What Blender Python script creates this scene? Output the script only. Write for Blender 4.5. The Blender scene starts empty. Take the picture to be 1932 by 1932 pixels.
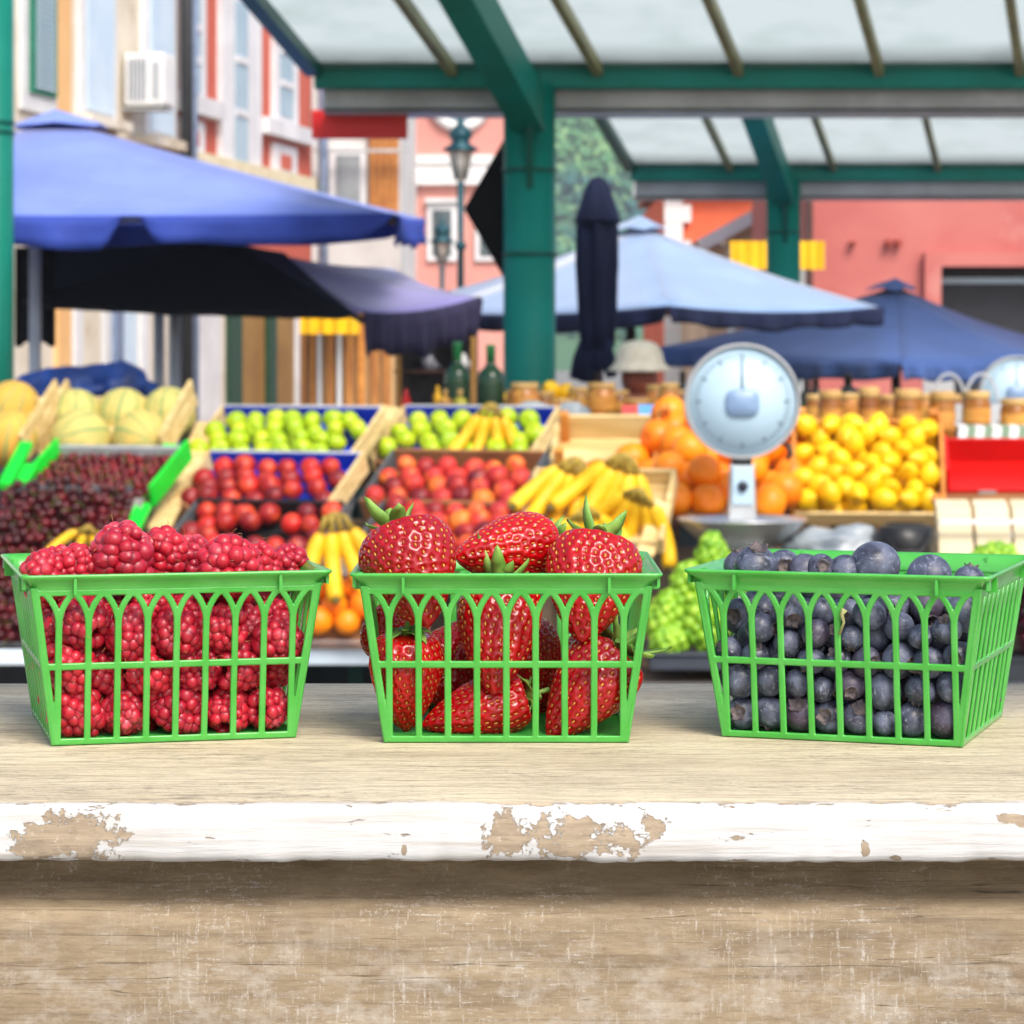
import bpy, bmesh, math, random
import numpy as np
from mathutils import Vector, Matrix, Euler, noise as mnoise

random.seed(7)
R = math.radians
sc = bpy.context.scene
COL = sc.collection

# ------------------------------------------------------------------ camera, sky, sun, exposure
FX = 5216.4          # focal length in 1932-wide picture units (a 97 mm lens)
EYE = 1.6
cam_d = bpy.data.cameras.new("camera")
cam = bpy.data.objects.new("camera", cam_d)
COL.objects.link(cam)
cam.location = (0, 0, EYE)
cam.rotation_euler = (R(90), 0, 0)
cam_d.sensor_width = 36
cam_d.lens = 97.2
cam_d.shift_y = -0.155
cam_d.clip_start = 0.05
cam_d.clip_end = 3000
cam_d.dof.use_dof = True
cam_d.dof.focus_distance = 1.035
cam_d.dof.aperture_fstop = 36
sc.camera = cam

HAZE_D = .0008
SUN_EL, SUN_AZ = 46, 24        # the sun stands behind the camera, to the right
w = bpy.data.worlds.new("World")
sc.world = w
w.use_nodes = True
nt = w.node_tree
bg = nt.nodes["Background"]
sky = nt.nodes.new("ShaderNodeTexSky")
sky.sky_type = 'NISHITA'
sky.sun_disc = False
sky.sun_elevation = R(SUN_EL)
sky.sun_rotation = R(180 - SUN_AZ)
sky.dust_density = 3.0
sky.air_density = 0.9
sky.ozone_density = 1.0
nt.links.new(sky.outputs[0], bg.inputs[0])
bg.inputs[1].default_value = 0.15
sl = bpy.data.lights.new("sun", 'SUN')
sl.energy = 2.2
sl.angle = R(28)
sl.color = (1, .95, .87)
so = bpy.data.objects.new("sun", sl)
COL.objects.link(so)
_d = Vector((math.sin(R(SUN_AZ)) * math.cos(R(SUN_EL)), -math.cos(R(SUN_AZ)) * math.cos(R(SUN_EL)), math.sin(R(SUN_EL))))
so.rotation_euler = _d.to_track_quat('Z', 'Y').to_euler()
so.location = (0, -5, 12)
sc.view_settings.view_transform = 'Standard'
sc.view_settings.look = 'None'
sc.view_settings.gamma = 1
sc.view_settings.use_curve_mapping = False
sc.view_settings.exposure = 0.72
sc.cycles.max_bounces = 8
sc.cycles.transparent_max_bounces = 8
sc.cycles.use_denoising = True


# ------------------------------------------------------------------ helpers
def P(px, py, d):
    """point at distance d seen at (px, py) of the 1932-wide photograph"""
    return Vector(((px - 966) / FX * d, d, EYE - (py - 666.5) / FX * d))


def S(r, g, b):
    f = lambda c: (c / 255 / 12.92) if c / 255 <= .04045 else ((c / 255 + .055) / 1.055) ** 2.4
    return (f(r), f(g), f(b), 1)


def lin(*c):
    return (c[0], c[1], c[2], 1)


def mat(name, c, c2=None, rough=.5, scale=8, detail=5, stretch=(1, 1, 1), ramp=(.38, .62), bump=0, bscale=None, metal=0,
        spec=.5, rnd=None, sss=0, sssr=(.01, .003, .002), sheen=0, coat=0, trans=0, ior=1.45, c3=None, scale3=40, ramp3=(.55, .6), bdist=.001):
    m = bpy.data.materials.new(name)
    m.use_nodes = True
    t = m.node_tree
    b = t.nodes["Principled BSDF"]
    L = t.links.new
    b.inputs["Roughness"].default_value = rough
    b.inputs["Metallic"].default_value = metal
    b.inputs["Specular IOR Level"].default_value = spec
    b.inputs["IOR"].default_value = ior
    b.inputs["Coat Weight"].default_value = coat
    b.inputs["Sheen Weight"].default_value = sheen
    b.inputs["Transmission Weight"].default_value = trans
    if sss:
        b.inputs["Subsurface Weight"].default_value = sss
        b.inputs["Subsurface Radius"].default_value = (1, sssr[1] / sssr[0], sssr[2] / sssr[0])
        b.inputs["Subsurface Scale"].default_value = sssr[0]
    b.inputs["Base Color"].default_value = c
    tc = t.nodes.new("ShaderNodeTexCoord")
    mp = t.nodes.new("ShaderNodeMapping")
    mp.inputs["Scale"].default_value = stretch
    L(tc.outputs["Object"], mp.inputs[0])
    oi = t.nodes.new("ShaderNodeObjectInfo")
    ml = t.nodes.new("ShaderNodeVectorMath")
    ml.operation = 'SCALE'
    cx = t.nodes.new("ShaderNodeCombineXYZ")
    for k in range(3):
        L(oi.outputs["Random"], cx.inputs[k])
    ml.inputs["Scale"].default_value = 37.0
    L(cx.outputs[0], ml.inputs[0])
    ad = t.nodes.new("ShaderNodeVectorMath")
    L(mp.outputs[0], ad.inputs[0])
    L(ml.outputs[0], ad.inputs[1])
    col = None

    def nz(sc_, det):
        n = t.nodes.new("ShaderNodeTexNoise")
        n.inputs["Scale"].default_value = sc_
        n.inputs["Detail"].default_value = det
        n.inputs["Roughness"].default_value = .6
        L(ad.outputs[0], n.inputs["Vector"])
        return n

    def mix(fac, a, bb):
        x = t.nodes.new("ShaderNodeMix")
        x.data_type = 'RGBA'
        L(fac, x.inputs[0])
        for s, v in ((6, a), (7, bb)):
            if isinstance(v, tuple):
                x.inputs[s].default_value = v
            else:
                L(v, x.inputs[s])
        return x.outputs[2]

    def rmp(src, a, bb):
        r = t.nodes.new("ShaderNodeMapRange")
        r.inputs[1].default_value = a
        r.inputs[2].default_value = bb
        L(src, r.inputs[0])
        return r.outputs[0]
    cur = c
    if rnd:
        cur = mix(oi.outputs["Random"], c, rnd)
    if c2:
        cur = mix(rmp(nz(scale, detail).outputs[0], *ramp), cur, c2)
    if c3:
        cur = mix(rmp(nz(scale3, 6).outputs[0], *ramp3), cur, c3)
    if not isinstance(cur, tuple):
        L(cur, b.inputs["Base Color"])
    if bump:
        bp = t.nodes.new("ShaderNodeBump")
        bp.inputs["Strength"].default_value = bump
        bp.inputs["Distance"].default_value = bdist
        L(nz(bscale or scale * 4, 5).outputs[0], bp.inputs["Height"])
        L(bp.outputs[0], b.inputs["Normal"])
    return m


class MB:
    """collects geometry for ONE mesh"""
    def __init__(s):
        s.v, s.f, s.sm, s.mi = [], [], [], []
        s.cur = 0

    def add(s, vs, fs, smooth=False):
        o = len(s.v)
        s.v += [tuple(x) for x in vs]
        for f in fs:
            s.f.append(tuple(i + o for i in f))
            s.sm.append(smooth)
            s.mi.append(s.cur)
        return s

    def box(s, c, size, rot=None, taper=1.0):
        x, y, z = [k / 2 for k in size]
        vs = []
        for k in (-1, 1):
            q = taper if k > 0 else 1
            for (i, j) in ((-1, -1), (1, -1), (1, 1), (-1, 1)):
                p = Vector((i * x * q, j * y * q, k * z))
                if rot is not None:
                    p = rot @ p
                vs.append(p + Vector(c))
        return s.add(vs, [(3, 2, 1, 0), (4, 5, 6, 7), (0, 1, 5, 4), (1, 2, 6, 5), (2, 3, 7, 6), (3, 0, 4, 7)])

    def box2(s, a, b):
        a, b = Vector(a), Vector(b)
        return s.box((a + b) / 2, [abs(k) for k in (b - a)])

    def bar(s, a, b, wd, hg, up=(0, 0, 1)):
        a, b = Vector(a), Vector(b)
        d = (b - a)
        ln = d.length
        d.normalize()
        x = d.cross(Vector(up))
        if x.length < 1e-5:
            x = d.cross(Vector((0, 1, 0)))
        x.normalize()
        z = x.cross(d)
        rot = Matrix((x, d, z)).transposed()
        return s.box((a + b) / 2, (wd, ln, hg), rot)

    def tube(s, pts, rad, n=8, cap=True, smooth=True, flat=1.0):
        pts = [Vector(p) for p in pts]
        if not hasattr(rad, '__len__'):
            rad = [rad] * len(pts)
        vs, fs = [], []
        ref = Vector((0.13, 0.37, 0.92))
        px = None
        for i, p in enumerate(pts):
            t = (pts[min(i + 1, len(pts) - 1)] - pts[max(i - 1, 0)]).normalized()
            x = (px if px is not None else ref.cross(t))
            x = x - t * x.dot(t)
            if x.length < 1e-6:
                x = t.orthogonal()
            x.normalize()
            px = x
            y = t.cross(x)
            for k in range(n):
                a = 2 * math.pi * k / n
                vs.append(p + (x * math.cos(a) + y * math.sin(a) * flat) * rad[i])
        for i in range(len(pts) - 1):
            for k in range(n):
                fs.append((i * n + k, i * n + (k + 1) % n, (i + 1) * n + (k + 1) % n, (i + 1) * n + k))
        if cap:
            fs.append(tuple(range(n))[::-1])
            fs.append(tuple((len(pts) - 1) * n + k for k in range(n)))
        return s.add(vs, fs, smooth)

    def lathe(s, prof, n=24, c=(0, 0, 0), rot=None, smooth=True, fn=None, cap=True):
        """prof: list of (radius, z)"""
        vs, fs = [], []
        c = Vector(c)
        for (r, z) in prof:
            for k in range(n):
                a = 2 * math.pi * k / n
                rr = r * (fn(a, z, r) if fn else 1)
                p = Vector((rr * math.cos(a), rr * math.sin(a), z))
                if rot is not None:
                    p = rot @ p
                vs.append(p + c)
        m = len(prof)
        for i in range(m - 1):
            for k in range(n):
                fs.append((i * n + k, i * n + (k + 1) % n, (i + 1) * n + (k + 1) % n, (i + 1) * n + k))
        if cap:
            fs.append(tuple(range(n))[::-1])
            fs.append(tuple((m - 1) * n + k for k in range(n)))
        return s.add(vs, fs, smooth)

    def ball(s, c, r, n=12, m=8, sc3=(1, 1, 1), rot=None):
        prof = [(max(1e-4, math.sin(math.pi * i / m)), -math.cos(math.pi * i / m)) for i in range(m + 1)]
        vs, fs = [], []
        for (q, z) in prof:
            for k in range(n):
                a = 2 * math.pi * k / n
                p = Vector((q * math.cos(a) * r * sc3[0], q * math.sin(a) * r * sc3[1], z * r * sc3[2]))
                if rot is not None:
                    p = rot @ p
                vs.append(p + Vector(c))
        for i in range(m):
            for k in range(n):
                fs.append((i * n + k, i * n + (k + 1) % n, (i + 1) * n + (k + 1) % n, (i + 1) * n + k))
        return s.add(vs, fs, True)

    def prism(s, poly, ext):
        """poly: planar 3-D polygon, ext: extrusion vector"""
        n = len(poly)
        ext = Vector(ext)
        vs = [Vector(p) for p in poly] + [Vector(p) + ext for p in poly]
        fs = [tuple(range(n))[::-1], tuple(range(n, 2 * n))]
        for i in range(n):
            j = (i + 1) % n
            fs.append((i, j, n + j, n + i))
        return s.add(vs, fs)

    def build(s, name, m, parent=None, origin=None, world=True, bevel=0, subsurf=0, mesh_only=False):
        me = bpy.data.meshes.new(name)
        off = Vector((0, 0, 0))
        if parent is not None and world:
            p = parent
            while p is not None:
                off += p.location
                p = p.parent
        elif origin is not None:
            off = Vector(origin)
        me.from_pydata([tuple(Vector(v) - off) for v in s.v], [], s.f)
        bm = bmesh.new()
        bm.from_mesh(me)
        bmesh.ops.recalc_face_normals(bm, faces=bm.faces)
        bm.to_mesh(me)
        bm.free()
        me.polygons.foreach_set("use_smooth", s.sm)
        me.polygons.foreach_set("material_index", s.mi)
        for q in (m if isinstance(m, (list, tuple)) else [m]):
            me.materials.append(q)
        me.update()
        if mesh_only:
            return me
        o = bpy.data.objects.new(name, me)
        COL.objects.link(o)
        if parent is not None:
            o.parent = parent
        elif origin is not None:
            o.location = origin
        if bevel:
            md = o.modifiers.new("b", 'BEVEL')
            md.width = bevel
            md.segments = 2
            md.limit_method = 'ANGLE'
            md.angle_limit = R(40)
        if subsurf:
            md = o.modifiers.new("s", 'SUBSURF')
            md.levels = md.render_levels = subsurf
        return o


def tag(o, label, cat, group=None, kind=None):
    if label:
        o["label"] = label
    if cat:
        o["category"] = cat
    if group:
        o["group"] = group
    if kind:
        o["kind"] = kind
    return o


def thing(name, label, cat, loc, group=None):
    o = bpy.data.objects.new(name, None)
    o.empty_display_size = .02
    COL.objects.link(o)
    o.location = loc
    return tag(o, label, cat, group)


def put(me, name, label, cat, loc, rot=(0, 0, 0), scl=1, group=None):
    o = bpy.data.objects.new(name, me)
    COL.objects.link(o)
    o.location = loc
    o.rotation_euler = rot
    o.scale = scl if hasattr(scl, '__len__') else (scl, scl, scl)
    return tag(o, label, cat, group)


def rrot():
    return (random.uniform(0, 6.28), random.uniform(0, 6.28), random.uniform(0, 6.28))


def fib(n):
    g = math.pi * (3 - 5 ** .5)
    for i in range(n):
        z = 1 - 2 * (i + .5) / n
        r = math.sqrt(1 - z * z)
        yield Vector((r * math.cos(g * i), r * math.sin(g * i), z))


# ------------------------------------------------------------------ materials
PL = mat("green_plastic", S(64, 162, 58), S(80, 172, 74), rough=.28, scale=45, spec=.65, coat=.25, sss=.3, sssr=(.004, .006, .003), bump=.08, bscale=900, bdist=.0003)
GREEN = mat("green_paint", lin(.0, .17, .125), lin(.0, .215, .175), spec=.25, rough=.45, scale=2.5, bump=.1, bscale=30)
GREEND = mat("green_paint_dark", lin(.0, .075, .052), lin(.0, .10, .07), rough=.4, scale=3)
GUTTER = mat("gutter_zinc", S(166, 168, 168), S(190, 192, 194), rough=.5, scale=4)
BRONZE = mat("glazing_bar_paint", S(150, 148, 104), S(124, 122, 84), rough=.5, scale=5)
WOODC = mat("crate_wood", S(226, 202, 146), S(198, 166, 104), rough=.7, scale=3, stretch=(1, 6, 20), bump=.2)
WOODB = mat("brown_wood", S(188, 128, 62), S(150, 92, 40), rough=.65, scale=3, stretch=(8, 1, 1.2), bump=.2)
WOODO = mat("orange_crate_wood", S(214, 142, 60), S(180, 112, 44), rough=.65, scale=4, stretch=(1, 5, 5))
CARD = mat("cardboard", S(166, 116, 74), S(140, 94, 58), rough=.85, scale=6)
GREYB = mat("grey_board", S(86, 90, 94), S(70, 74, 78), rough=.7, scale=6)
BLUELINE = mat("blue_paper", S(16, 62, 205), S(10, 46, 170), rough=.6, scale=10)
WHITE = mat("white_paint", lin(.78, .78, .77), lin(.68, .68, .68), rough=.6, scale=3)
BRIGHTG = mat("bright_green_tray", S(20, 215, 50), S(14, 195, 44), rough=.4, scale=6)
REDPL = mat("red_plastic", S(205, 16, 10), S(180, 10, 8), rough=.4, scale=5)
BLACKPL = mat("black_plastic", lin(.012, .012, .013), lin(.02, .02, .02), rough=.4)
STEEL = mat("steel", S(214, 218, 220), S(194, 198, 200), rough=.32, metal=.75, scale=6)
ENAMEL = mat("white_enamel", S(182, 208, 224), S(174, 202, 218), rough=.35, scale=4)
NAVY = mat("navy_cloth", lin(.002, .006, .032), lin(.004, .010, .05), rough=.85, scale=6)
POLE = mat("grey_pole", S(206, 214, 224), S(190, 198, 210), rough=.4)
DARKWOODP = mat("dark_wood_pole", S(60, 34, 22), S(46, 26, 18), rough=.5)


def cloth(name, c, c2, sheen=.6):
    return mat(name, c, c2, rough=.75, scale=3, sheen=sheen, bump=.15, bscale=9, bdist=.01)


CL_BLUE = cloth("blue_canvas", lin(.145, .215, .62), lin(.18, .26, .69), .3)  # sky sheen on the umbrella top is put into this paler blue
CL_BLUEV = cloth("blue_canvas_valance", lin(.018, .045, .30), lin(.035, .075, .42), .0)  # same cloth without the painted sheen, so darker
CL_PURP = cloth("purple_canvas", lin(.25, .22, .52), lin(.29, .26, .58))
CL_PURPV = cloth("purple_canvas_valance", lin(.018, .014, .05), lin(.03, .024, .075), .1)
CL_LIGHT = cloth("pale_blue_canvas", lin(.19, .31, .53), lin(.23, .36, .58))  # sky reflection on the umbrella top is painted into this pale tone
CL_DEEP = cloth("deep_blue_canvas", lin(.032, .075, .23), lin(.04, .09, .27), .1)

# translucent canopy glass
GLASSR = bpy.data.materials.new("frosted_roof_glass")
GLASSR.use_nodes = True
t = GLASSR.node_tree
for n in list(t.nodes):
    t.nodes.remove(n)
out = t.nodes.new("ShaderNodeOutputMaterial")
tr = t.nodes.new("ShaderNodeBsdfTranslucent")
df = t.nodes.new("ShaderNodeBsdfDiffuse")
mx = t.nodes.new("ShaderNodeMixShader")
mx.inputs[0].default_value = .12
tcn = t.nodes.new("ShaderNodeTexCoord")
nzn = t.nodes.new("ShaderNodeTexNoise")
nzn.inputs["Scale"].default_value = 3
nzn.inputs["Detail"].default_value = 6
rp = t.nodes.new("ShaderNodeValToRGB")
rp.color_ramp.elements[0].position = .3
rp.color_ramp.elements[0].color = (.47, .54, .50, 1)
rp.color_ramp.elements[1].position = .55
rp.color_ramp.elements[1].color = (.58, .645, .61, 1)
t.links.new(tcn.outputs["Object"], nzn.inputs["Vector"])
t.links.new(nzn.outputs[0], rp.inputs[0])
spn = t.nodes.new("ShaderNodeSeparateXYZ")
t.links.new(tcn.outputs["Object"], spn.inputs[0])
mrn = t.nodes.new("ShaderNodeMapRange")          # shade of the gutter painted along the low edge of the panes
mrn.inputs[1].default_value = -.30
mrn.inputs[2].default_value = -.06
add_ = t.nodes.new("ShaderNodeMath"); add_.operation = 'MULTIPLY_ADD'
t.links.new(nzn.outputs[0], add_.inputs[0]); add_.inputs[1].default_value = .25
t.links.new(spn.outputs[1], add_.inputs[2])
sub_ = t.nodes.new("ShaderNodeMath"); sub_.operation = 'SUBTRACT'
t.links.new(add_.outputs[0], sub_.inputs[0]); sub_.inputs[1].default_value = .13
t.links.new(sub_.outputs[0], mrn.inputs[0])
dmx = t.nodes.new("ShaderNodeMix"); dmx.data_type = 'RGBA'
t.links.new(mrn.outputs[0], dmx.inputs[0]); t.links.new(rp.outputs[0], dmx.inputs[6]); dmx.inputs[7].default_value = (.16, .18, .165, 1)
t.links.new(dmx.outputs[2], tr.inputs[0])
t.links.new(dmx.outputs[2], df.inputs[0])
t.links.new(tr.outputs[0], mx.inputs[1])
t.links.new(df.outputs[0], mx.inputs[2])
t.links.new(mx.outputs[0], out.inputs[0])

# ------------------------------------------------------------------ ground, hill, forest
PAVE = mat("stone_paving", S(150, 146, 138), S(118, 114, 108), rough=.85, scale=1.5, c3=S(96, 92, 88), scale3=14)
g = MB()
g.add([(-420, -60, 0), (420, -60, 0), (420, 440, 0), (-420, 440, 0)], [(0, 1, 2, 3)])
tag(g.build("ground", PAVE), None, None, kind="structure")

HILLM = mat("hill_grass", S(74, 110, 70), S(60, 96, 72), rough=.9, scale=.05)
hb = MB()
NX, NY = 60, 30
hv, hf = [], []
def hill_z(x, y):
    u = (x - 5) / 38
    t_ = (y - 250) / 120
    if t_ < 0:
        return -1
    base = min(1, t_ * 1.6)
    prof = 34 * math.exp(-((u + .45) ** 2) * .55) + 6
    return -1 + base * prof * (1 + .18 * mnoise.noise((x * .03, y * .03, 0)))
for j in range(NY + 1):
    for i in range(NX + 1):
        x = -110 + 240 * i / NX
        y = 250 + 190 * j / NY
        hv.append((x, y, hill_z(x, y)))
for j in range(NY):
    for i in range(NX):
        a = j * (NX + 1) + i
        hf.append((a, a + 1, a + NX + 2, a + NX + 1))
hb.add(hv, hf, True)
tag(hb.build("hill", HILLM), None, None, kind="structure")
FOREST = mat("forest_leaves", S(84, 134, 84), S(44, 96, 92), rough=.9, scale=.09, ramp=(.42, .58), c3=S(136, 172, 110), scale3=.35, ramp3=(.52, .62))
fb = MB()
rs = random.Random(3)
for k in range(1500):
    x = rs.uniform(-12, 42)
    y = rs.uniform(258, 345)
    z = hill_z(x, y)
    rr = rs.uniform(.7, 1.7)
    for q in range(9):
        c = Vector((x + rs.gauss(0, rr * .55), y + rs.gauss(0, rr * .5), z + rr * .7 + rs.gauss(0, rr * .35)))
        fb.ball(c, rr * rs.uniform(.22, .5), 5, 4, (1, 1, rs.uniform(.7, 1.2)), Euler((rs.random(), rs.random(), rs.random())).to_matrix())
tag(fb.build("forest", FOREST), "bluish green wooded hillside beyond the market square", "forest", kind="stuff")


HAZE = bpy.data.materials.new("haze_air")
HAZE.use_nodes = True
t = HAZE.node_tree
t.nodes.remove(t.nodes["Principled BSDF"])
pv = t.nodes.new("ShaderNodeVolumePrincipled")
pv.inputs["Color"].default_value = (.80, .88, 1, 1)
pv.inputs["Density"].default_value = HAZE_D
t.links.new(pv.outputs[0], t.nodes["Material Output"].inputs["Volume"])
if HAZE_D:
    mb = MB(); mb.box2((-440, -70, -1), (440, 460, 62)); tag(mb.build("haze", HAZE), "pale bluish air over the square and the far hillside", "haze", kind="stuff")
sc.cycles.volume_bounces = 0


# ------------------------------------------------------------------ left street front (buildings along one receding line)
def fd(px):
    return 11.8 / (.198 - (px - 966) / FX)


FN = Vector((1, -.198, 0)).normalized()      # outward, towards the street
FE = Vector((.198, 1, 0)).normalized()       # along the street


def fz(px, py):
    return P(px, py, fd(px)).z


def fpt(px, z, outw=0.0):
    d = fd(px)
    p = P(px, 0, d) + FN * outw
    p.z = z
    return p


def fbox(mb, px0, px1, z0, z1, o0, o1):
    """block on the street front between two picture columns, from o0 to o1 proud of the wall plane"""
    vs = [fpt(px0, z0, o0), fpt(px1, z0, o0), fpt(px1, z1, o0), fpt(px0, z1, o0),
          fpt(px0, z0, o1), fpt(px1, z0, o1), fpt(px1, z1, o1), fpt(px0, z1, o1)]
    mb.add(vs, [(0, 1, 2, 3), (7, 6, 5, 4), (0, 4, 5, 1), (1, 5, 6, 2), (2, 6, 7, 3), (3, 7, 4, 0)])
    return mb


def fpart(name, m, parent, px0, px1, py0, py1, o0, o1, ref=None, bevel=0):
    r = px0 if ref is None else ref
    mb = MB()
    fbox(mb, px0, px1, fz(r, py1), fz(r, py0), o0, o1)
    return mb.build(name, m, parent, bevel=bevel)


CREAM = mat("cream_render", S(226, 218, 202), S(206, 194, 172), rough=.85, scale=.8, c3=S(180, 160, 132), scale3=1.6, ramp3=(.58, .72))
PEACH = mat("peach_render", S(236, 190, 130), S(226, 176, 116), rough=.85, scale=.8)
REDW = mat("coral_render", S(200, 100, 78), S(186, 86, 66), rough=.85, scale=.7)
PINKW = mat("pink_render", S(212, 150, 138), S(202, 138, 128), rough=.85, scale=.5)
STONEW = mat("white_stone", S(226, 226, 228), S(206, 206, 208), rough=.8, scale=1.2)
PALEGL = mat("pale_pane", S(176, 196, 208), S(150, 172, 186), rough=.15, scale=.7)
PALEBLUE = mat("pale_blue_shutter", S(204, 222, 236), S(192, 212, 230), rough=.6, scale=2)
DKSHUT = mat("green_shutter_paint", S(22, 128, 96), S(18, 110, 84), rough=.5)
PIPE = mat("pipe_paint", S(128, 144, 172), S(108, 124, 150), rough=.4)
DARKG = mat("dark_green_door", S(22, 66, 36), S(16, 52, 30), rough=.5)
OCHRE = mat("ochre_door", S(166, 128, 62), S(140, 100, 40), rough=.6, scale=1)
DARKIN = mat("dark_interior", lin(.012, .012, .014), rough=.8)
ROOFT = mat("terracotta_roof", S(176, 100, 70), S(150, 80, 54), rough=.85, scale=2)
H1 = 11.0


def house(px0, px1, label, wallm, depth=7.0, roofm=ROOFT):
    r = thing("town_house", label, "building", fpt(px0, 0), "houses along the street")
    mb = MB()
    fbox(mb, px0, px1, 0, H1, -depth, 0)
    mb.build("wall", wallm, r)
    mb = MB()
    a, b = fpt(px0, H1, .3), fpt(px1, H1, .3)
    c, d_ = fpt(px1, H1, -depth), fpt(px0, H1, -depth)
    m1, m2 = (a + d_) / 2 + Vector((0, 0, 1.6)), (b + c) / 2 + Vector((0, 0, 1.6))
    mb.add([a, b, c, d_, m1, m2], [(0, 1, 5, 4), (2, 3, 4, 5), (1, 2, 5), (3, 0, 4), (3, 2, 1, 0)])
    mb.build("roof", roofm, r)
    return r


# peach and cream house at the far left, with a louvred green shutter
h1 = house(-110, 128, "cream house with a peach corner and a green louvred shutter, at the far left", CREAM)
fpart("corner_strip", PEACH, h1, 101, 126, -560, 900, .0, .06)
fr = fpart("window", WHITE, h1, 33, 100, -60, 205, .01, .05)
sh = fpart("shutter", DKSHUT, h1, 46, 95, -60, 186, .06, .09, ref=95)
mb = MB()
for k in range(22):
    y = -50 + k * 10.6
    z = fz(95, y)
    fbox(mb, 54, 87, z - .018, z + .012, .095, .12)
mb.build("louvre", PALEBLUE, sh)
# weathered cream house with pale blue windows
h2 = house(129, 326, "weathered cream house with tall pale blue windows behind the air conditioner", CREAM)
for (a, b, yb) in ((152, 202, 206), (272, 316, 246)):
    fr = fpart("window", STONEW, h2, a - 8, b + 8, -300, yb + 6, .0, .07)
    fpart("pane", PALEBLUE, fr, a, b, -290, yb, .075, .095)
    fpart("sill", CREAM, fr, a - 14, b + 14, yb + 8, yb + 26, .0, .24)
mb = MB()
fbox(mb, 140, 325, fz(150, 262), fz(150, 246), .0, .12)
mb.build("string_course", mat("worn_stone", S(208, 180, 140), S(170, 140, 104), rough=.9, scale=2), h2)
# red and white house
h3 = house(327, 588, "coral red house with white pilasters and tall pale windows", REDW)
for (a, b) in ((334, 379), (409, 484), (510, 554)):
    c = (a + b) / 2
    zz = [(-420, -60), (-40, 182 if a != 409 else 300)]
    for (y0, y1) in zz:
        off = (a - 334) * .27
        fr = fpart("window", STONEW, h3, a, b, y0 + off * .8, y1 + off, .0, .08)
        fpart("pane", PALEGL, fr, c - 14, c + 10, y0 + 20 + off, y1 - 12 + off, .084, .096)
        for q in (.33, .66):
            mb = MB()
            zq = fz(a, y0 + 20 + off) * (1 - q) + fz(a, y1 - 12 + off) * q
            fbox(mb, c - 14, c + 10, zq - .05, zq + .05, .097, .12)
            mb.build("glazing_bar", STONEW, fr)
for (a, b) in ((329, 404), (487, 576)):
    mb = MB()
    fbox(mb, a, b, fz(345, 212), fz(345, 178), .0, .17)
    mb.build("balcony_band", STONEW, h3)
for (a, b) in ((334, 379), (510, 554)):
    of = (a - 345) * .28
    pn = fpart("apron_panel", STONEW, h3, a, b, 222 + of, 320 + of * .8, .0, .06)
    fpart("inset_panel", REDW, pn, a + 12, b - 12, 246 + of * .95, 274 + of * .95, .064, .075)
fpart("lower_band", mat("buff_band", S(232, 222, 190), S(214, 200, 160), rough=.8), h3, 329, 587, 300, 352, .0, .13, ref=420)
for px, m_ in ((323, BLACKPL), (332, PIPE), (584, PIPE)):
    mb = MB()
    mb.tube([fpt(px, .1, .22), fpt(px, H1, .22)], .085, 8)
    o = mb.build("downpipe", m_, None, origin=fpt(px, 0, .22))
    tag(o, {323: "thin black downpipe between the cream house and the coral red house", 332: "grey blue downpipe on the near edge of the coral red house",
            584: "grey blue downpipe on the far corner of the coral red house"}[px], "downpipe")
# shop fronts at street level
for (a, b, m_, par, o1) in ((128, 142, STONEW, h2, .1), (148, 182, CREAM, h2, .05), (186, 196, STONEW, h2, .1), (196, 211, PIPE, h2, .16), (222, 250, PALEBLUE, h2, .06),
                       (256, 268, STONEW, h2, .1), (270, 312, CREAM, h2, .04), (318, 328, PIPE, h2, .1), (340, 360, PIPE, h3, .12), (364, 404, STONEW, h3, .1),
                       (404, 416, CREAM, h3, .07), (416, 440, DARKG, h3, .14), (442, 492, OCHRE, h3, .06), (492, 506, DARKG, h3, .14), (507, 548, OCHRE, h3, .06),
                       (550, 566, STONEW, h3, .1), (566, 578, OCHRE, h3, .1)):
    mb = MB()
    fbox(mb, a, b, .02, 2.75, .0, o1)
    mb.build("door_panel", m_, par)
# air conditioner
r = thing("air_conditioner", "white boxy air conditioner on the cream house wall", "air conditioner", fpt(270, fz(270, 200), .2))
fpart("casing", WHITE, r, 226, 250, 100, 200, .05, .58, ref=226, bevel=.03)
mb = MB()
for k in range(5):
    fbox(mb, 225.3, 225.9, fz(226, 190), fz(226, 112), .12 + k * .05, .145 + k * .05)
mb.build("grille", mat("grille_grey", S(128, 134, 142), rough=.5), r)
mb = MB()
fbox(mb, 225.3, 225.9, fz(226, 186), fz(226, 118), .43, .52)
mb.build("fan_panel", mat("panel_grey", S(168, 172, 176), rough=.5), r)
mb = MB()
fbox(mb, 228, 249, fz(226, 207), fz(226, 203), .0, .55)
mb.build("bracket", GUTTER, r)


# ------------------------------------------------------------------ buildings that face the square
def fblock(mb, px0, px1, py0, py1, d, depth, z0=None):
    a, b = P(px0, py0, d), P(px1, py1, d)
    if z0 is not None:
        b.z = z0
    mb.box2((a.x, d, b.z), (b.x, d + depth, a.z))
    return mb


def fpart2(name, m, parent, px0, px1, py0, py1, d, thick, z0=None, bevel=0):
    mb = MB()
    fblock(mb, px0, px1, py0, py1, d - thick, thick - .002, z0)
    return mb.build(name, m, parent, bevel=bevel)


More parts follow.
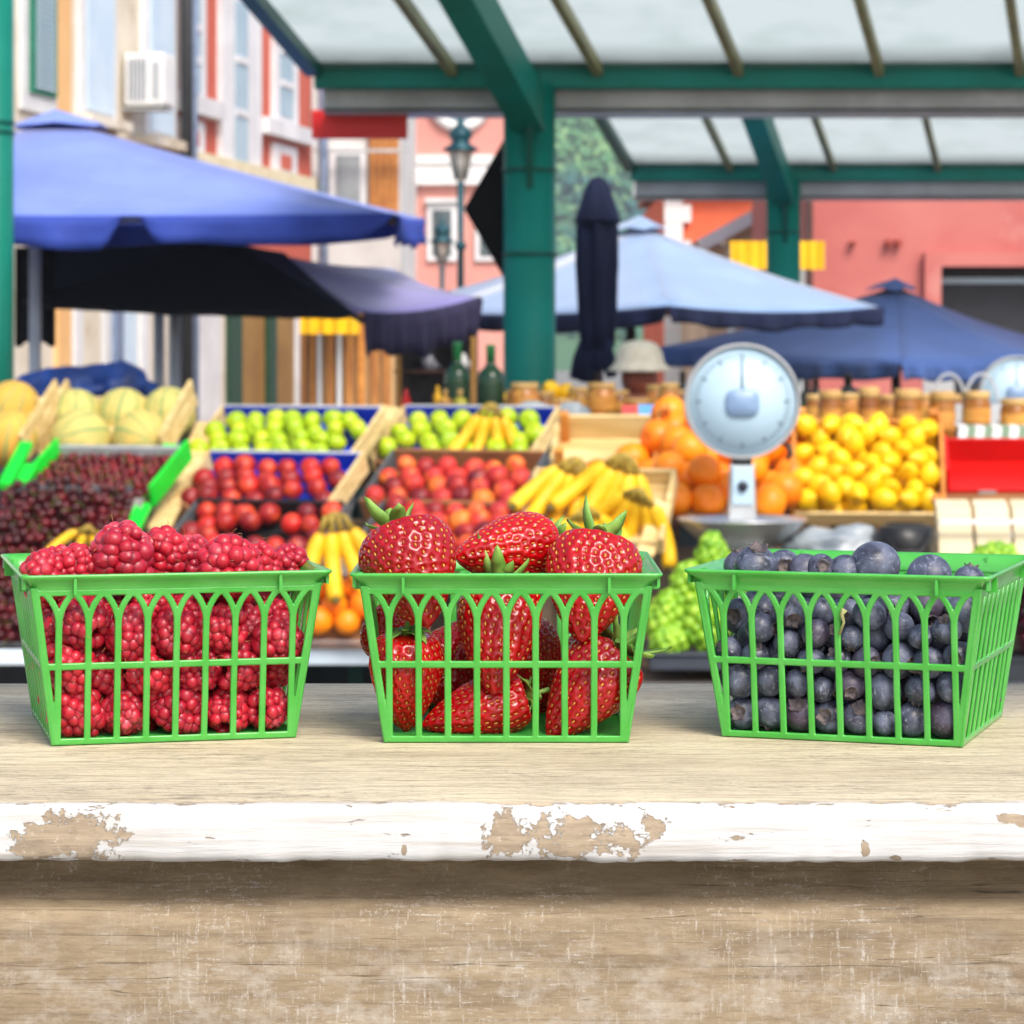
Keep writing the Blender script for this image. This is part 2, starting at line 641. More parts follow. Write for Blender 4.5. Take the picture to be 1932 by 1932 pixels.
# grey white house with orange shutters
h4 = thing("town_house", "grey white house with a tall orange brown shutter behind the red sign", "building", P(660, 0, 48) * Vector((1, 1, 0)) if False else Vector((P(660, 0, 48).x, 48, 0)), "houses along the street")
mb = MB(); fblock(mb, 560, 756, -200, 0, 48, 8, 0); mb.build("wall", mat("grey_white_render", S(214, 212, 210), S(196, 192, 188), rough=.85, scale=.6, c3=S(170, 165, 160), scale3=1.2, ramp3=(.6, .75)), h4)
mb = MB()
a = P(555, -200, 47.7); b = P(760, -200, 47.7)
mb.add([a, b, b + Vector((0, 8.4, 0)), a + Vector((0, 8.4, 0)), (a + b) / 2 + Vector((0, 0, 1.5)), (a + b) / 2 + Vector((0, 8.4, 1.5))], [(0, 1, 4), (3, 5, 2), (0, 4, 5, 3), (1, 2, 5, 4), (0, 3, 2, 1)])
mb.build("roof", ROOFT, h4)
o = fpart2("shutter", WOODB, h4, 696, 752, 240, 430, 48, .12)
mb = MB()
for k in range(4):
    fblock(mb, 702 + k * 13, 706 + k * 13, 244, 428, 48 - .15, .03)
mb.build("slat", WOODO, o)
fr = fpart2("window", STONEW, h4, 622, 690, 278, 420, 48, .08)
fpart2("pane", mat("grey_pane", S(158, 164, 168), S(120, 128, 132), rough=.2, scale=1), fr, 634, 680, 292, 400, 47.92, .03)
fpart2("sign_board", GUTTER, h4, 590, 770, 281, 287, 47.6, .1)
# pink house with round window
D5 = 56
h5 = thing("town_house", "pale pink house with white trim and a round window behind the street lamp", "building", Vector((P(850, 0, D5).x, D5, 0)), "houses along the street")
mb = MB(); fblock(mb, 752, 960, 20, 0, D5, 9, 0); mb.build("wall", PINKW, h5)
mb = MB()
a = P(745, 20, D5 - .3); b = P(967, 20, D5 - .3)
mb.add([a, b, b + Vector((0, 9.5, 0)), a + Vector((0, 9.5, 0)), (a + b) / 2 + Vector((0, 0, 1.8)), (a + b) / 2 + Vector((0, 9.5, 1.8))], [(0, 1, 4), (3, 5, 2), (0, 4, 5, 3), (1, 2, 5, 4), (0, 3, 2, 1)])
mb.build("roof", ROOFT, h5)
for (a, b, c, d_) in ((752, 960, 292, 310), (752, 960, 314, 348)):
    fpart2("cornice", WHITE, h5, a, b, c, d_, D5, .22)
fpart2("corner_pilaster", WHITE, h5, 752, 778, 350, 480, D5, .15)
fpart2("upper_pilaster", WHITE, h5, 752, 772, 20, 290, D5, .15)
cp = P(868, 188, D5)
mb = MB()
mb.lathe([(.46, 0), (.46, .14), (.66, .14), (.66, 0)], 32, (cp.x, D5 - .002, cp.z), Matrix.Rotation(R(90), 3, 'X'), cap=False)
rw = mb.build("round_window", WHITE, h5)
mb = MB()
mb.lathe([(.001, 0), (.46, 0), (.46, .05), (.001, .05)], 32, (cp.x, D5 - .004, cp.z), Matrix.Rotation(R(90), 3, 'X'))
mb.build("pane", PALEGL, rw)
for (a, b, c, d_) in ((806, 862, 384, 492), (896, 940, 384, 492)):
    fr = fpart2("window", STONEW, h5, a, b, c, d_, D5, .1)
    fpart2("pane", mat("dark_pane", S(96, 108, 112), S(70, 82, 86), rough=.2, scale=1), fr, a + 10, b - 10, c + 12, d_ - 10, D5 - .1, .03)
    fpart2("lintel", STONEW, fr, a - 4, b + 4, c - 10, c - 2, D5, .2)

# orange house and gabled house behind the second canopy
D7 = 36
h7 = thing("town_house", "orange house with white quoins partly behind the pale blue umbrella", "building", Vector((P(1320, 0, D7).x, D7, 0)), "houses along the street")
ORW = mat("orange_render", S(236, 122, 84), S(222, 108, 72), rough=.85, scale=.6)
mb = MB(); fblock(mb, 1262, 1440, 352, 0, D7, 7, 0); mb.build("wall", ORW, h7)
mb = MB()
for k in range(12):
    wq = 50 if k % 2 else 34
    fblock(mb, 1254, 1254 + wq, 352 + k * 34, 352 + k * 34 + 33, D7 - .12, .118)
mb.build("quoin", WHITE, h7)
fpart2("cornice", WHITE, h7, 1250, 1446, 336, 352, D7, .3)
mb = MB(); a = P(1250, 336, D7 - .3); b = P(1446, 336, D7 - .3)
mb.add([a, b, b + Vector((0, 7.6, 0)), a + Vector((0, 7.6, 0)), (a + b) / 2 + Vector((0, 0, 1.2)), (a + b) / 2 + Vector((0, 7.6, 1.2))], [(0, 1, 4), (3, 5, 2), (0, 4, 5, 3), (1, 2, 5, 4), (0, 3, 2, 1)])
mb.build("roof", ROOFT, h7)
D8 = 31
h8 = thing("town_house", "low buff house with a pale sloping gable edge beside the far green pillar", "building", Vector((P(1440, 0, D8).x, D8, 0)), "houses along the street")
BUFF = mat("buff_render", S(226, 200, 170), S(206, 178, 146), rough=.85, scale=.7)
mb = MB()
pl = [P(1335, 470, D8), P(1480, 382, D8), P(1530, 382, D8)]
a, b, c = pl
mb.prism([(a.x, D8, 0), (c.x, D8, 0), (c.x, D8, c.z), (b.x, D8, b.z), (a.x, D8, a.z)], (0, 5, 0)); mb.build("wall", BUFF, h8)
mb = MB(); mb.bar(a + Vector((-.1, -.15, .03)), b + Vector((0, -.15, .03)), .3, .14, (0, 0, 1)); mb.bar(b + Vector((0.02, -.15, .06)), c + Vector((0, -.15, .06)), .3, .12); mb.build("roof_verge", STONEW, h8)
mb = MB(); mb.bar(a + Vector((-.1, 2.5, .08)), b + Vector((0, 2.5, .08)), 5, .06, (0, 0, 1)); mb.build("roof", ROOFT, h8)
# red building at right
D6 = 24
h6 = thing("town_house", "large salmon red building with a wide dark doorway at the right", "building", Vector((P(1750, 0, D6).x, D6, 0)), "houses along the street")
SALM = mat("salmon_render", S(190, 112, 104), S(178, 96, 90), rough=.85, scale=.9, c3=S(204, 146, 136), scale3=1.3, ramp3=(.6, .8))
x0, x1 = P(1532, 0, D6).x, P(2500, 0, D6).x
dx0, dx1 = P(1772, 0, D6).x, P(2080, 0, D6).x
dzt = P(0, 503, D6).z
mb = MB()
mb.box2((x0, D6, 0), (dx0, D6 + 6, 5.2)); mb.box2((dx1, D6, 0), (x1, D6 + 6, 5.2)); mb.box2((dx0, D6, dzt), (dx1, D6 + 6, 5.2)); mb.box2((dx0, D6 + 1.5, 0), (dx1, D6 + 6, dzt))
mb.build("wall", SALM, h6)
mb = MB()
mb.box2((x0 - .3, D6 - .35, 5.2), (x1 + .3, D6 + 6.3, 5.35)); mb.box2((x0 - .1, D6 - .1, 5.35), (x1, D6 + 6, 5.9)); mb.build("roof", ROOFT, h6)
mb = MB()
mb.box2((dx0 - .14, D6 - .12, 0), (dx0, D6 - .002, dzt)); mb.box2((dx1, D6 - .12, 0), (dx1 + .14, D6 - .002, dzt)); mb.box2((dx0 - .14, D6 - .12, dzt), (dx1 + .14, D6 - .002, dzt + .12))
mb.build("door_surround", SALM, h6)
mb = MB(); mb.box2((dx0 + .02, D6 + .3, 0), (dx1 - .02, D6 + .36, dzt - .02)); dr = mb.build("door", mat("charcoal_door", S(40, 42, 48), S(32, 34, 40), rough=.5), h6)
mb = MB()
mb.box2((dx0 + .0, D6 + .24, 0), (dx0 + .05, D6 + .298, dzt - .09)); mb.box2((dx0, D6 + .24, dzt - .14), (dx1, D6 + .298, dzt - .09)); mb.build("door_frame", ENAMEL, dr)
fpart2("side_post", mat("dark_brown_post", S(84, 48, 40), S(70, 40, 34), rough=.6), h6, 1524, 1534, 376, 0, D6 - .02, .2, 0)
RUST = mat("rust", S(150, 58, 44), rough=.7)
for px, a, b in ((1604, 455, 460), (1672, 452, 462), (1690, 452, 462), (1676, 540, 548), (1694, 540, 548)):
    q0, q1 = P(px, a, D6 - .1), P(px + 12, b, D6 - .1)
    mb = MB(); mb.box2((q0.x, D6 - .1, q1.z), (q1.x, D6 - .001, q0.z)); mb.build("hinge", RUST, h6)
o = fpart2("notice", WHITE, None, 1742, 1800, 702, 752, D6 - 5, .02)
tag(o, "white paper notice behind the honey jars below the deep blue umbrella", "notice")
mb = MB(); mb.box2(P(1700, 655, 20.2), P(1750, 800, 20.25)); o = mb.build("red_board", SALM, None); tag(o, "salmon red upright board beside the dark doorway", "board")
# yellow awnings
r = thing("awning", "yellow awning with straight valance behind the far green pillar", "awning", P(1470, 512, 21), "yellow awnings")
YEL = mat("yellow_canvas", S(246, 196, 10), S(232, 176, 8), rough=.7, scale=4)
mb = MB(); a, b = P(1378, 455, 21), P(1555, 460, 21)
mb.add([a, b, b + Vector((0, .9, .02)), a + Vector((0, .9, .02))], [(0, 1, 2, 3)]); mb.build("canopy", YEL, r)
mb = MB()
n = 26
for k in range(n):
    xa = a.x + (b.x - a.x) * k / n; xb = a.x + (b.x - a.x) * (k + 1) / n
    ya = 21 - .02 + .012 * math.sin(k * 1.9); yb = 21 - .02 + .012 * math.sin((k + 1) * 1.9)
    mb.add([(xa, ya, a.z), (xb, yb, a.z), (xb, yb, a.z - .215), (xa, ya, a.z - .215)], [(0, 1, 2, 3)], True)
mb.build("valance", YEL, r)
mb = MB(); mb.box2((a.x, 21.88, a.z), (b.x, 22.0, a.z + .03)); mb.box2((a.x + .05, 21.9, 0), (a.x + .11, 21.96, a.z)); mb.box2((b.x - .11, 21.9, 0), (b.x - .05, 21.96, a.z)); mb.build("frame", GUTTER, r)
r = thing("awning", "small bright yellow awning over the wooden kiosk by the purple umbrella", "awning", P(620, 630, 22), "yellow awnings")
mb = MB(); a, b = P(566, 585, 22), P(678, 587, 22)
mb.add([a, b, b + Vector((0, .8, .03)), a + Vector((0, .8, .03))], [(0, 1, 2, 3)]); mb.build("canopy", YEL, r)
mb = MB()
for k in range(24):
    xa = a.x + (b.x - a.x) * k / 24; xb = a.x + (b.x - a.x) * (k + 1) / 24
    ya = 22 - .02 + .03 * math.sin(k * 1.1); yb = 22 - .02 + .03 * math.sin((k + 1) * 1.1)
    mb.add([(xa, ya, a.z), (xb, yb, a.z), (xb, yb, a.z - .19), (xa, ya, a.z - .19)], [(0, 1, 2, 3)], True)
mb.build("valance", YEL, r)
# wooden kiosk with slats
r = thing("kiosk", "brown slatted wooden kiosk below the small yellow awning", "kiosk", Vector((P(655, 0, 22.9).x, 22.9, 0)))
a = P(566, 0, 22.9).x; b = P(742, 0, 22.9).x
mb = MB(); mb.box2((a, 22.9, 0), (b, 24.4, 2.05)); mb.build("wall", mat("tan_panel", S(206, 172, 122), S(180, 140, 90), rough=.7, scale=1, stretch=(9, 1, .6)), r)
for k, (p0, p1, m_) in enumerate(((568, 580, WOODB), (588, 594, DARKG if False else WOODO), (600, 607, WHITE), (616, 632, WOODB), (637, 645, WHITE), (652, 668, WOODB), (676, 688, WOODO), (700, 716, WOODB), (722, 738, WOODB))):
    mb = MB(); xa, xb = P(p0, 0, 22.9).x, P(p1, 0, 22.9).x
    mb.box2((xa, 22.84, .05), (xb, 22.898, 1.95)); mb.build("slat", m_, r)
mb = MB(); mb.box2((a - .1, 22.7, 2.05), (b + .1, 24.5, 2.12)); mb.build("roof", WOODB, r)


# ------------------------------------------------------------------ street lamps
LAMPB = mat("lamp_teal", S(14, 74, 84), S(10, 60, 72), rough=.4, metal=.3)
LAMPG = mat("lamp_glass", S(232, 224, 210), rough=.2, trans=.4)
def lamp(px, ytop, d, s, label):
    p = P(px, ytop, d)
    r = thing("street_lamp", label, "street lamp", Vector((p.x, d, 0)), "street lamps")
    top = p.z
    b = lambda prof, nm, m_, par, n=10: MB().lathe(prof, n, (p.x, d, 0)).build(nm, m_, par)
    hh = lambda k: top - k * s
    pole = b([(.10 * s, 0), (.10 * s, .5), (.055 * s, .6), (.045 * s, hh(1.78)), (.075 * s, hh(1.75)), (.075 * s, hh(1.68)), (.04 * s, hh(1.66)), (.05 * s, hh(.9)), (.03 * s, hh(.86))], "pole", LAMPB, r)
    b([(.07 * s, hh(.85)), (.15 * s, hh(.5)), (.15 * s, hh(.47))], "lantern_glass", LAMPG, r, 6)
    mb = MB()
    for k in range(6):
        a = k * math.pi / 3
        c, sn = math.cos(a), math.sin(a)
        mb.bar((p.x + .075 * s * c, d + .075 * s * sn, hh(.86)), (p.x + .155 * s * c, d + .155 * s * sn, hh(.47)), .016 * s, .016 * s)
    mb.build("lantern_frame", LAMPB, r)
    b([(.24 * s, hh(.47)), (.24 * s, hh(.44)), (.12 * s, hh(.37)), (.12 * s, hh(.33)), (.17 * s, hh(.24)), (.11 * s, hh(.17)), (.05 * s, hh(.12)), (.05 * s, hh(.05)), (.01 * s, hh(0))], "lantern_cap", LAMPB, r)
lamp(869, 218, 27, .74, "tall teal street lamp in front of the pink house's round window")
lamp(834, 410, 44, .86, "smaller far street lamp in front of the pink house's lower window")


# ------------------------------------------------------------------ market canopies
SK = Vector((-.235, -1, .259))


def tubez(mb, x, y, z0, z1, r, n=28):
    return mb.lathe([(r, z0), (r, z1)], n, (x, y, 0))


def canopy(label, d, edge_px, bars, y_glass, y_beam0, y_beam1, y_gut1, post_px, post_w, ext, arm_px, sag=.327):
    s = d / 11.3
    post_x = P(post_px, 0, d).x
    r = thing("market_canopy", label, "canopy", Vector((post_x, d, 0)), "green glazed market canopies")
    zb0, zb1, zg = P(0, y_beam1, d).z, P(0, y_beam0, d).z, P(0, y_gut1, d + .15).z
    xl = P(edge_px, 0, d).x
    xr = P(bars[-1], 0, d).x
    rad = post_w / FX * d / 2
    mb = MB(); tubez(mb, post_x, d, 0, zb0 + .02, rad)
    post = mb.build("pillar", GREEN, r)
    for yy in (322, 480):
        mb = MB(); zz = P(0, 666.5 + (yy - 666.5) * (11.3 / d if d < 12 else .66), d).z
        tubez(mb, post_x, d, zz - .008, zz + .008, rad + .006); mb.build("collar", GREEND, post)
    mb = MB(); tubez(mb, post_x, d, 0, .3, rad + .05); mb.build("base", GREEND, post)
    mb = MB(); mb.box2((xl, d - .05, zb0), (xr, d + .05, zb1)); mb.build("beam", GREEN, r, bevel=.006)
    mb = MB(); mb.box2((xl - .02, d - .075, zb1 - .012), (xr, d - .052, zb1 + .012)); mb.build("beam_flange", GREEND, r)
    mb = MB()
    x2 = xl + .03
    mb.box2((x2, d + .06, zg), (xr, d + .075, zb0 + .06)); mb.box2((x2, d + .06, zg - .004), (xr, d + .36, zg + .012)); mb.box2((x2, d + .345, zg), (xr, d + .36, zb0 + .06))
    mb.build("gutter", GUTTER, r)
    starts = [P(px, y_glass, d - .05) for px in [edge_px] + bars]
    top = Vector((0, 0, .004))
    for k, p in enumerate(starts):
        mb = MB(); wd = .036 if k else .065
        mb.bar(p + SK * .01 - Vector((0, 0, .024)), p + SK * ext - Vector((0, 0, .024)), wd, .05, (0, 0, 1)); mb.build("glazing_bar", GREEND if k == 0 else BRONZE, r)
    for a, b in zip(starts[:-1], starts[1:]):
        a_, b_ = a + top, b + top
        mb = MB()
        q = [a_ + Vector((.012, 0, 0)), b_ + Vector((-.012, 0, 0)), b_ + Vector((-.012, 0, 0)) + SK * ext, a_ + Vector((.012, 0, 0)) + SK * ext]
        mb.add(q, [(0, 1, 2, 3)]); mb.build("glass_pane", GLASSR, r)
    # rafter: an H section rising from the pillar towards us
    av = Vector((-.235, -1, sag))
    p0 = P(arm_px, 208 if d < 12 else 362, d - .1)
    p1 = p0 + av * (ext - .1)
    mb = MB()
    mb.bar(p0, p1, .012, .16)
    nv = av.normalized().cross(Vector((1, 0, 0))).normalized()
    if nv.z < 0:
        nv = -nv
    mb.bar(p0 + nv * .085, p1 + nv * .085, .13, .014); mb.bar(p0 - nv * .085, p1 - nv * .085, .13, .014)
    for sx in (-1, 1):
        mb.bar(p0 + Vector((sx * .055, 0, 0)), p1 + Vector((sx * .055, 0, 0)), .008, .15)
    mb.build("rafter", GREEN, r)
    mb = MB(); mb.prism([(post_x - .012, d - rad, p0.z + .06), (post_x - .012, d - rad - .12, p0.z + .04), (post_x - .012, d - rad, p0.z - .32)], (.024, 0, 0)); mb.build("gusset", GREEND, r)
    # cross purlin far up so that the roof is carried
    q0 = starts[0] + SK * (ext - .02) - Vector((0, 0, .06)); q1 = starts[-1] + SK * (ext - .02) - Vector((0, 0, .06))
    mb = MB(); mb.bar(q0, q1, .08, .08); mb.build("purlin", GREEN, r)
    return r


canopy("nearer green market canopy with frosted glass roof and thick pillar in the middle", 11.3, 594, [855, 1130, 1395, 1660, 1925, 2190, 2455], 124, 126, 168, 213, 999, 98, 2.7, 998)
canopy("farther green market canopy, smaller behind the nearer roof, with its pillar at right", 17.4, 1190, [1378, 1573, 1770, 1967, 2164], 312, 313, 342, 374, 1478, 64, 3.0, 1478)
# edge post at left
p = P(-22, 0, 11.3)
r = thing("canopy_post", "green round canopy post cut by the left edge of the photo", "post", Vector((p.x, p.y, 0)))
mb = MB(); tubez(mb, p.x, p.y, 0, 3.4, .103); mb.build("pole", mat("green_post_paint", lin(.0, .16, .11), lin(.002, .19, .13), rough=.4, scale=2), r)
for yy in (232, 250):
    z = P(0, yy, 11.3).z
    mb = MB(); tubez(mb, p.x, p.y, z - .008, z + .008, .108); mb.build("collar", GREEND, r)
mb = MB(); mb.box2((p.x - 1.5, p.y - .06, 3.4), (p.x + .3, p.y + .06, 3.52)); mb.build("beam", GREEN, r)
# red sign hanging from the gutter
a, b = P(589, 208, 11.55), P(769, 262, 11.55)
r = thing("red_sign", "plain red signboard hanging below the nearer canopy gutter", "sign", Vector(((a.x + b.x) / 2, 11.55, b.z)))
mb = MB(); mb.box2((a.x, 11.53, b.z), (b.x, 11.56, a.z)); mb.build("board", mat("sign_red", S(230, 28, 26), S(216, 24, 24), rough=.45, scale=3), r, bevel=.004)
mb = MB(); q = P(653, 172, 11.545)
mb.box2((q.x - .018, 11.528, a.z + .001), (q.x + .018, 11.562, q.z)); q = P(740, 172, 11.545); mb.box2((q.x - .005, 11.54, a.z + .001), (q.x + .005, 11.55, q.z)); mb.build("hanger", GREEND, r)
# black diamond board on the pillar
c = P(972, 394, 11.43)
mb = MB(); hh, hw_ = 168 / FX * 11.43, 97 / FX * 11.43
mb.prism([(c.x - hw_, 11.42, c.z), (c.x, 11.42, c.z - hh), (c.x + hw_ * .45, 11.42, c.z), (c.x, 11.42, c.z + hh)], (0, .03, 0))
o = mb.build("diamond_board", mat("black_board", lin(.002, .0025, .0025), lin(.004, .005, .0045), rough=.8, spec=.2), None, origin=(c.x, 11.42, c.z), bevel=.003)
tag(o, "black diamond shaped board fixed behind the thick green pillar", "board")


# ------------------------------------------------------------------ umbrellas
def umbrella(name, label, corners, apex, vh, mtop, mval, vals=None, pole=None, polem=POLE, cap=True, sagz=.03, notch=.06, rib=True, slits=(), pole_top=None):
    """corners in order; apex; vh valance drop; vals: which edges carry a valance"""
    n = len(corners)
    base = Vector((apex.x, apex.y, 0))
    r = thing(name, label, "umbrella", base, "market umbrellas")
    mb = MB()
    N = 10
    for i in range(n):
        A, B = corners[i], corners[(i + 1) % n]
        vs, idx = [], {}
        for a in range(N + 1):
            for b in range(N + 1 - a):
                u, v = a / N, b / N
                p = apex * (1 - u - v) + A * u + B * v
                p = p - Vector((0, 0, sagz * 4 * u * v + sagz * .8 * math.sin(math.pi * (u + v))))
                idx[(a, b)] = len(vs)
                vs.append(p)
        fs = []
        for a in range(N):
            for b in range(N - a):
                fs.append((idx[(a, b)], idx[(a + 1, b)], idx[(a, b + 1)]))
                if a + b < N - 1:
                    fs.append((idx[(a + 1, b)], idx[(a + 1, b + 1)], idx[(a, b + 1)]))
        mb.add(vs, fs, True)
    cn = mb.build("canopy", mtop, r)
    md = cn.modifiers.new("s", 'SOLIDIFY'); md.thickness = .004
    if cap:
        cb = MB()
        s = .13
        top = apex + Vector((0, 0, .05))
        cc = [apex + (k - apex) * s + Vector((0, 0, .025)) for k in corners]
        for i in range(n):
            A, B = cc[i], cc[(i + 1) % n]
            M_ = (A + B) / 2 + Vector((0, 0, .018))
            cb.add([top, A, M_, B], [(0, 1, 2), (0, 2, 3)])
        o = cb.build("vent_cap", mtop, cn); md = o.modifiers.new("s", 'SOLIDIFY'); md.thickness = .004
    for i in (range(n) if vals is None else vals):
        A, B = corners[i], corners[(i + 1) % n]
        d = B - A
        out = Vector((d.y, -d.x, 0)).normalized()
        if out.dot(A - apex) < 0:
            out = -out
        ph = random.random() * 6
        vs, fs = [], []
        K = 90
        for k in range(K + 1):
            u = k / K
            p = A + d * u - Vector((0, 0, sagz * 4 * u * (1 - u)))
            e = min(u, 1 - u)
            drop = vh * (1 - .9 * max(0, 1 - e / notch) ** 1.5) * (1 + .09 * math.sin(u * 23 + ph) + .07 * math.sin(u * 11 + ph))
            for (ei, u0, w0) in slits:
                if ei == i:
                    drop *= min(1, .04 + max(0, abs(u - u0) - .012) / w0)
            wv = .016 * math.sin(u * 37 + ph) + .010 * math.sin(u * 71 + 2 * ph)
            for q in range(4):
                t_ = q / 3
                vs.append(p + out * (.006 + wv * t_ - .05 * t_ * t_ * 0) + Vector((0, 0, -drop * t_ + .004)))
        for k in range(K):
            for q in range(3):
                a = k * 4 + q
                fs.append((a, a + 4, a + 5, a + 1))
        vb = MB().add(vs, fs, True)
        o = vb.build("valance", mval, r); md = o.modifiers.new("s", 'SOLIDIFY'); md.thickness = .003
    if rib:
        for k in corners:
            mb = MB(); mb.bar(apex + (k - apex) * .06 - Vector((0, 0, .05)), k - Vector((0, 0, .035)), .02, .025); mb.build("rib", DARKWOODP, r)
    px, py_ = (apex.x, apex.y) if pole is None else pole
    mb = MB(); mb.tube([(px, py_, 0), (px, py_, (apex.z - .03) if pole_top is None else pole_top)], .028, 10); mb.build("pole", polem, r)
    mb = MB(); mb.lathe([(.24, 0), (.24, .05), (.05, .07), (.04, .3)], 20, (px, py_, 0)); mb.build("foot", GUTTER, r)
    return r


# big blue umbrella at left
cb = [P(-530, 400, 11.6), P(742, 404, 11.6), P(800, 412, 14.4), P(-430, 420, 14.4)]
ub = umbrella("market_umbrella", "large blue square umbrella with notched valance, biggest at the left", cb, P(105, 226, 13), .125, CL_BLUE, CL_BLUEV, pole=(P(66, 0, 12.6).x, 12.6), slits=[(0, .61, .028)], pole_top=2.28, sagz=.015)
# black canopy shape added to stand for the shaded left part of the purple umbrella
CL_SHADE = cloth("shade_canvas", lin(.0012, .0012, .003), lin(.002, .002, .004), .0)
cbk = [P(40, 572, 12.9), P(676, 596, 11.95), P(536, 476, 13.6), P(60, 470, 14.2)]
umbrella("market_umbrella", "black canopy shape added for the shade under the large blue umbrella", cbk, P(430, 452, 12.9), .02, CL_SHADE, CL_SHADE, vals=[0], cap=False, pole=(P(330, 0, 13.4).x, 13.4), sagz=.01, rib=False)
# purple umbrella tucked below it
cpz = [P(300, 560, 13.6), P(684, 590, 12.2), P(905, 560, 12.7), P(740, 505, 14.8)]
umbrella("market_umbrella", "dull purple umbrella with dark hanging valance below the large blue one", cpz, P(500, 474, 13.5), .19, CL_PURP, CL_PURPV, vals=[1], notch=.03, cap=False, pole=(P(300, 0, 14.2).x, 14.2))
# pale blue umbrella in the middle
cl = [P(800, 588, 14.6), P(1260, 578, 12.9), P(1662, 580, 13.9), P(1420, 560, 16.4), P(850, 548, 16.4)]
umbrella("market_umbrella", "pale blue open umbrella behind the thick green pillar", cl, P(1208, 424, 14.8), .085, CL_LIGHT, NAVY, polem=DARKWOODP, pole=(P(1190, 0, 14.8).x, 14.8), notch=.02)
# deep blue umbrella at right
cd = [P(1250, 654, 17.0), P(1700, 684, 15.0), P(1960, 668, 15.8), P(1965, 640, 18.2), P(1500, 600, 19)]
umbrella("market_umbrella", "deep blue umbrella in front of the salmon red building", cd, P(1690, 540, 16.8), .1, CL_DEEP, CL_DEEP, vals=[0, 1], polem=DARKWOODP, notch=.02)
# closed umbrella
D = 12.2
pc = P(1128, 335, D)
r = thing("closed_umbrella", "tall folded navy umbrella standing right of the thick pillar", "umbrella", Vector((pc.x, D, 0)))
zz = lambda y: P(0, y, D).z
ww = lambda k: k / FX * D / 2
fold = lambda a, z, r_: 1 + .13 * math.sin(a * 7 + z * 3) + .07 * math.sin(a * 11 + 2)
mb = MB(); mb.lathe([(ww(62), zz(655)), (ww(70), zz(600)), (ww(76), zz(500)), (ww(72), zz(430)), (ww(66), zz(405))], 48, (pc.x, D, 0), fn=fold); mb.build("folded_canopy", NAVY, r)
mb = MB(); mb.lathe([(ww(84), zz(422)), (ww(84), zz(412)), (ww(66), zz(385)), (ww(46), zz(352)), (ww(30), zz(338)), (ww(6), zz(333))], 36, (pc.x, D, 0), fn=lambda a, z, r_: 1 + .06 * math.sin(a * 5)); mb.build("cover", NAVY, r)
mb = MB()
for k, (dx, b) in enumerate(((-36, 716), (-18, 722), (4, 700), (22, 712))):
    mb.tube([P(1128 + dx * .5, 640, D - .02 * k), P(1128 + dx * .9, 680, D - .02 * k), P(1128 + dx * 1.2, b, D - .02 * k)], [.04, .042, .03], 8, flat=.5)
mb.build("strap", NAVY, r)
mb = MB(); mb.tube([(pc.x, D, 0), (pc.x, D, zz(400))], .025, 10); mb.build("pole", DARKWOODP, r)


# ------------------------------------------------------------------ stall tables
METW = mat("table_edge_white", S(206, 220, 230), S(190, 206, 218), rough=.45, scale=3)
TBL = mat("table_boards", S(120, 100, 78), S(96, 80, 62), rough=.8, scale=3, stretch=(1, 8, 8))
TABLE_Z = P(0, 1226, 8.2).z


def table(label, x0, x1, y0, y1, z, edge=True, edgem=METW, group="market stall tables"):
    r = thing("stall_table", label, "table", Vector(((x0 + x1) / 2, (y0 + y1) / 2, 0)), group)
    mb = MB(); mb.box2((x0, y0 + .022, z - .03), (x1, y1, z - .002)); mb.build("table_top", TBL, r)
    if edge:
        mb = MB(); mb.box2((x0, y0, z - .045), (x1, y0 + .02, z)); mb.build("edge_strip", edgem, r, bevel=.003)
    k = 0
    n = max(2, round((x1 - x0) / 1.1) + 1)
    for i in range(n):
        for y in (y0 + .12, y1 - .12):
            x = x0 + .08 + (x1 - x0 - .16) * i / (n - 1)
            mb = MB(); mb.box2((x - .025, y - .025, 0), (x + .025, y + .025, z - .031)); mb.build("leg", GREEND, r)
    mb = MB(); mb.box2((x0 + .06, y1 - .14, .18), (x1 - .06, y1 - .11, z - .06)); mb.build("back_panel", mat("dark_panel", S(46, 60, 66), S(36, 46, 52), rough=.7), r)
    return r


table("long stall table with a white front edge under the cherries and nectarines", -2.6, .05, 8.2, 10.6, TABLE_Z)
table("stall table holding the scale, lemons and green grapes", -.15, 2.4, 6.70, 8.15, .80, True, GREYB)
table("back table carrying the bottles and honey jars", -.65, 2.6, 9.95, 10.75, 1.365, True, TBL)
# things stored under the tables
for k, (px, c_, wd) in enumerate(((25, GREEND, 34), (70, mat("navy_crate", S(18, 40, 82), S(14, 32, 70), rough=.5), 50), (620, GUTTER, 90), (690, mat("sack_tan", S(176, 150, 104), S(150, 124, 84), rough=.9), 34))):
    q = P(px, 1275, 9.0); hw_ = wd / FX * 9 / 2
    mb = MB(); mb.box2((q.x - hw_, 8.8, 0), (q.x + hw_, 9.2, .46)); mb.box2((q.x - hw_ - .01, 8.79, .46), (q.x + hw_ + .01, 9.21, .49)); mb.box2((q.x - hw_ - .006, 8.795, .2), (q.x + hw_ + .006, 8.799, .26))
    o = mb.build("storage_bin", c_, None, origin=(q.x, 9, 0), bevel=.01)
    tag(o, ["dark green bin stored under the long table at far left", "navy bin stored under the long table behind the raspberry basket", "grey bin under the long table between the two left baskets",
            "small tan bin under the long table beside the strawberry basket"][k], "bin", "bins under the long table")


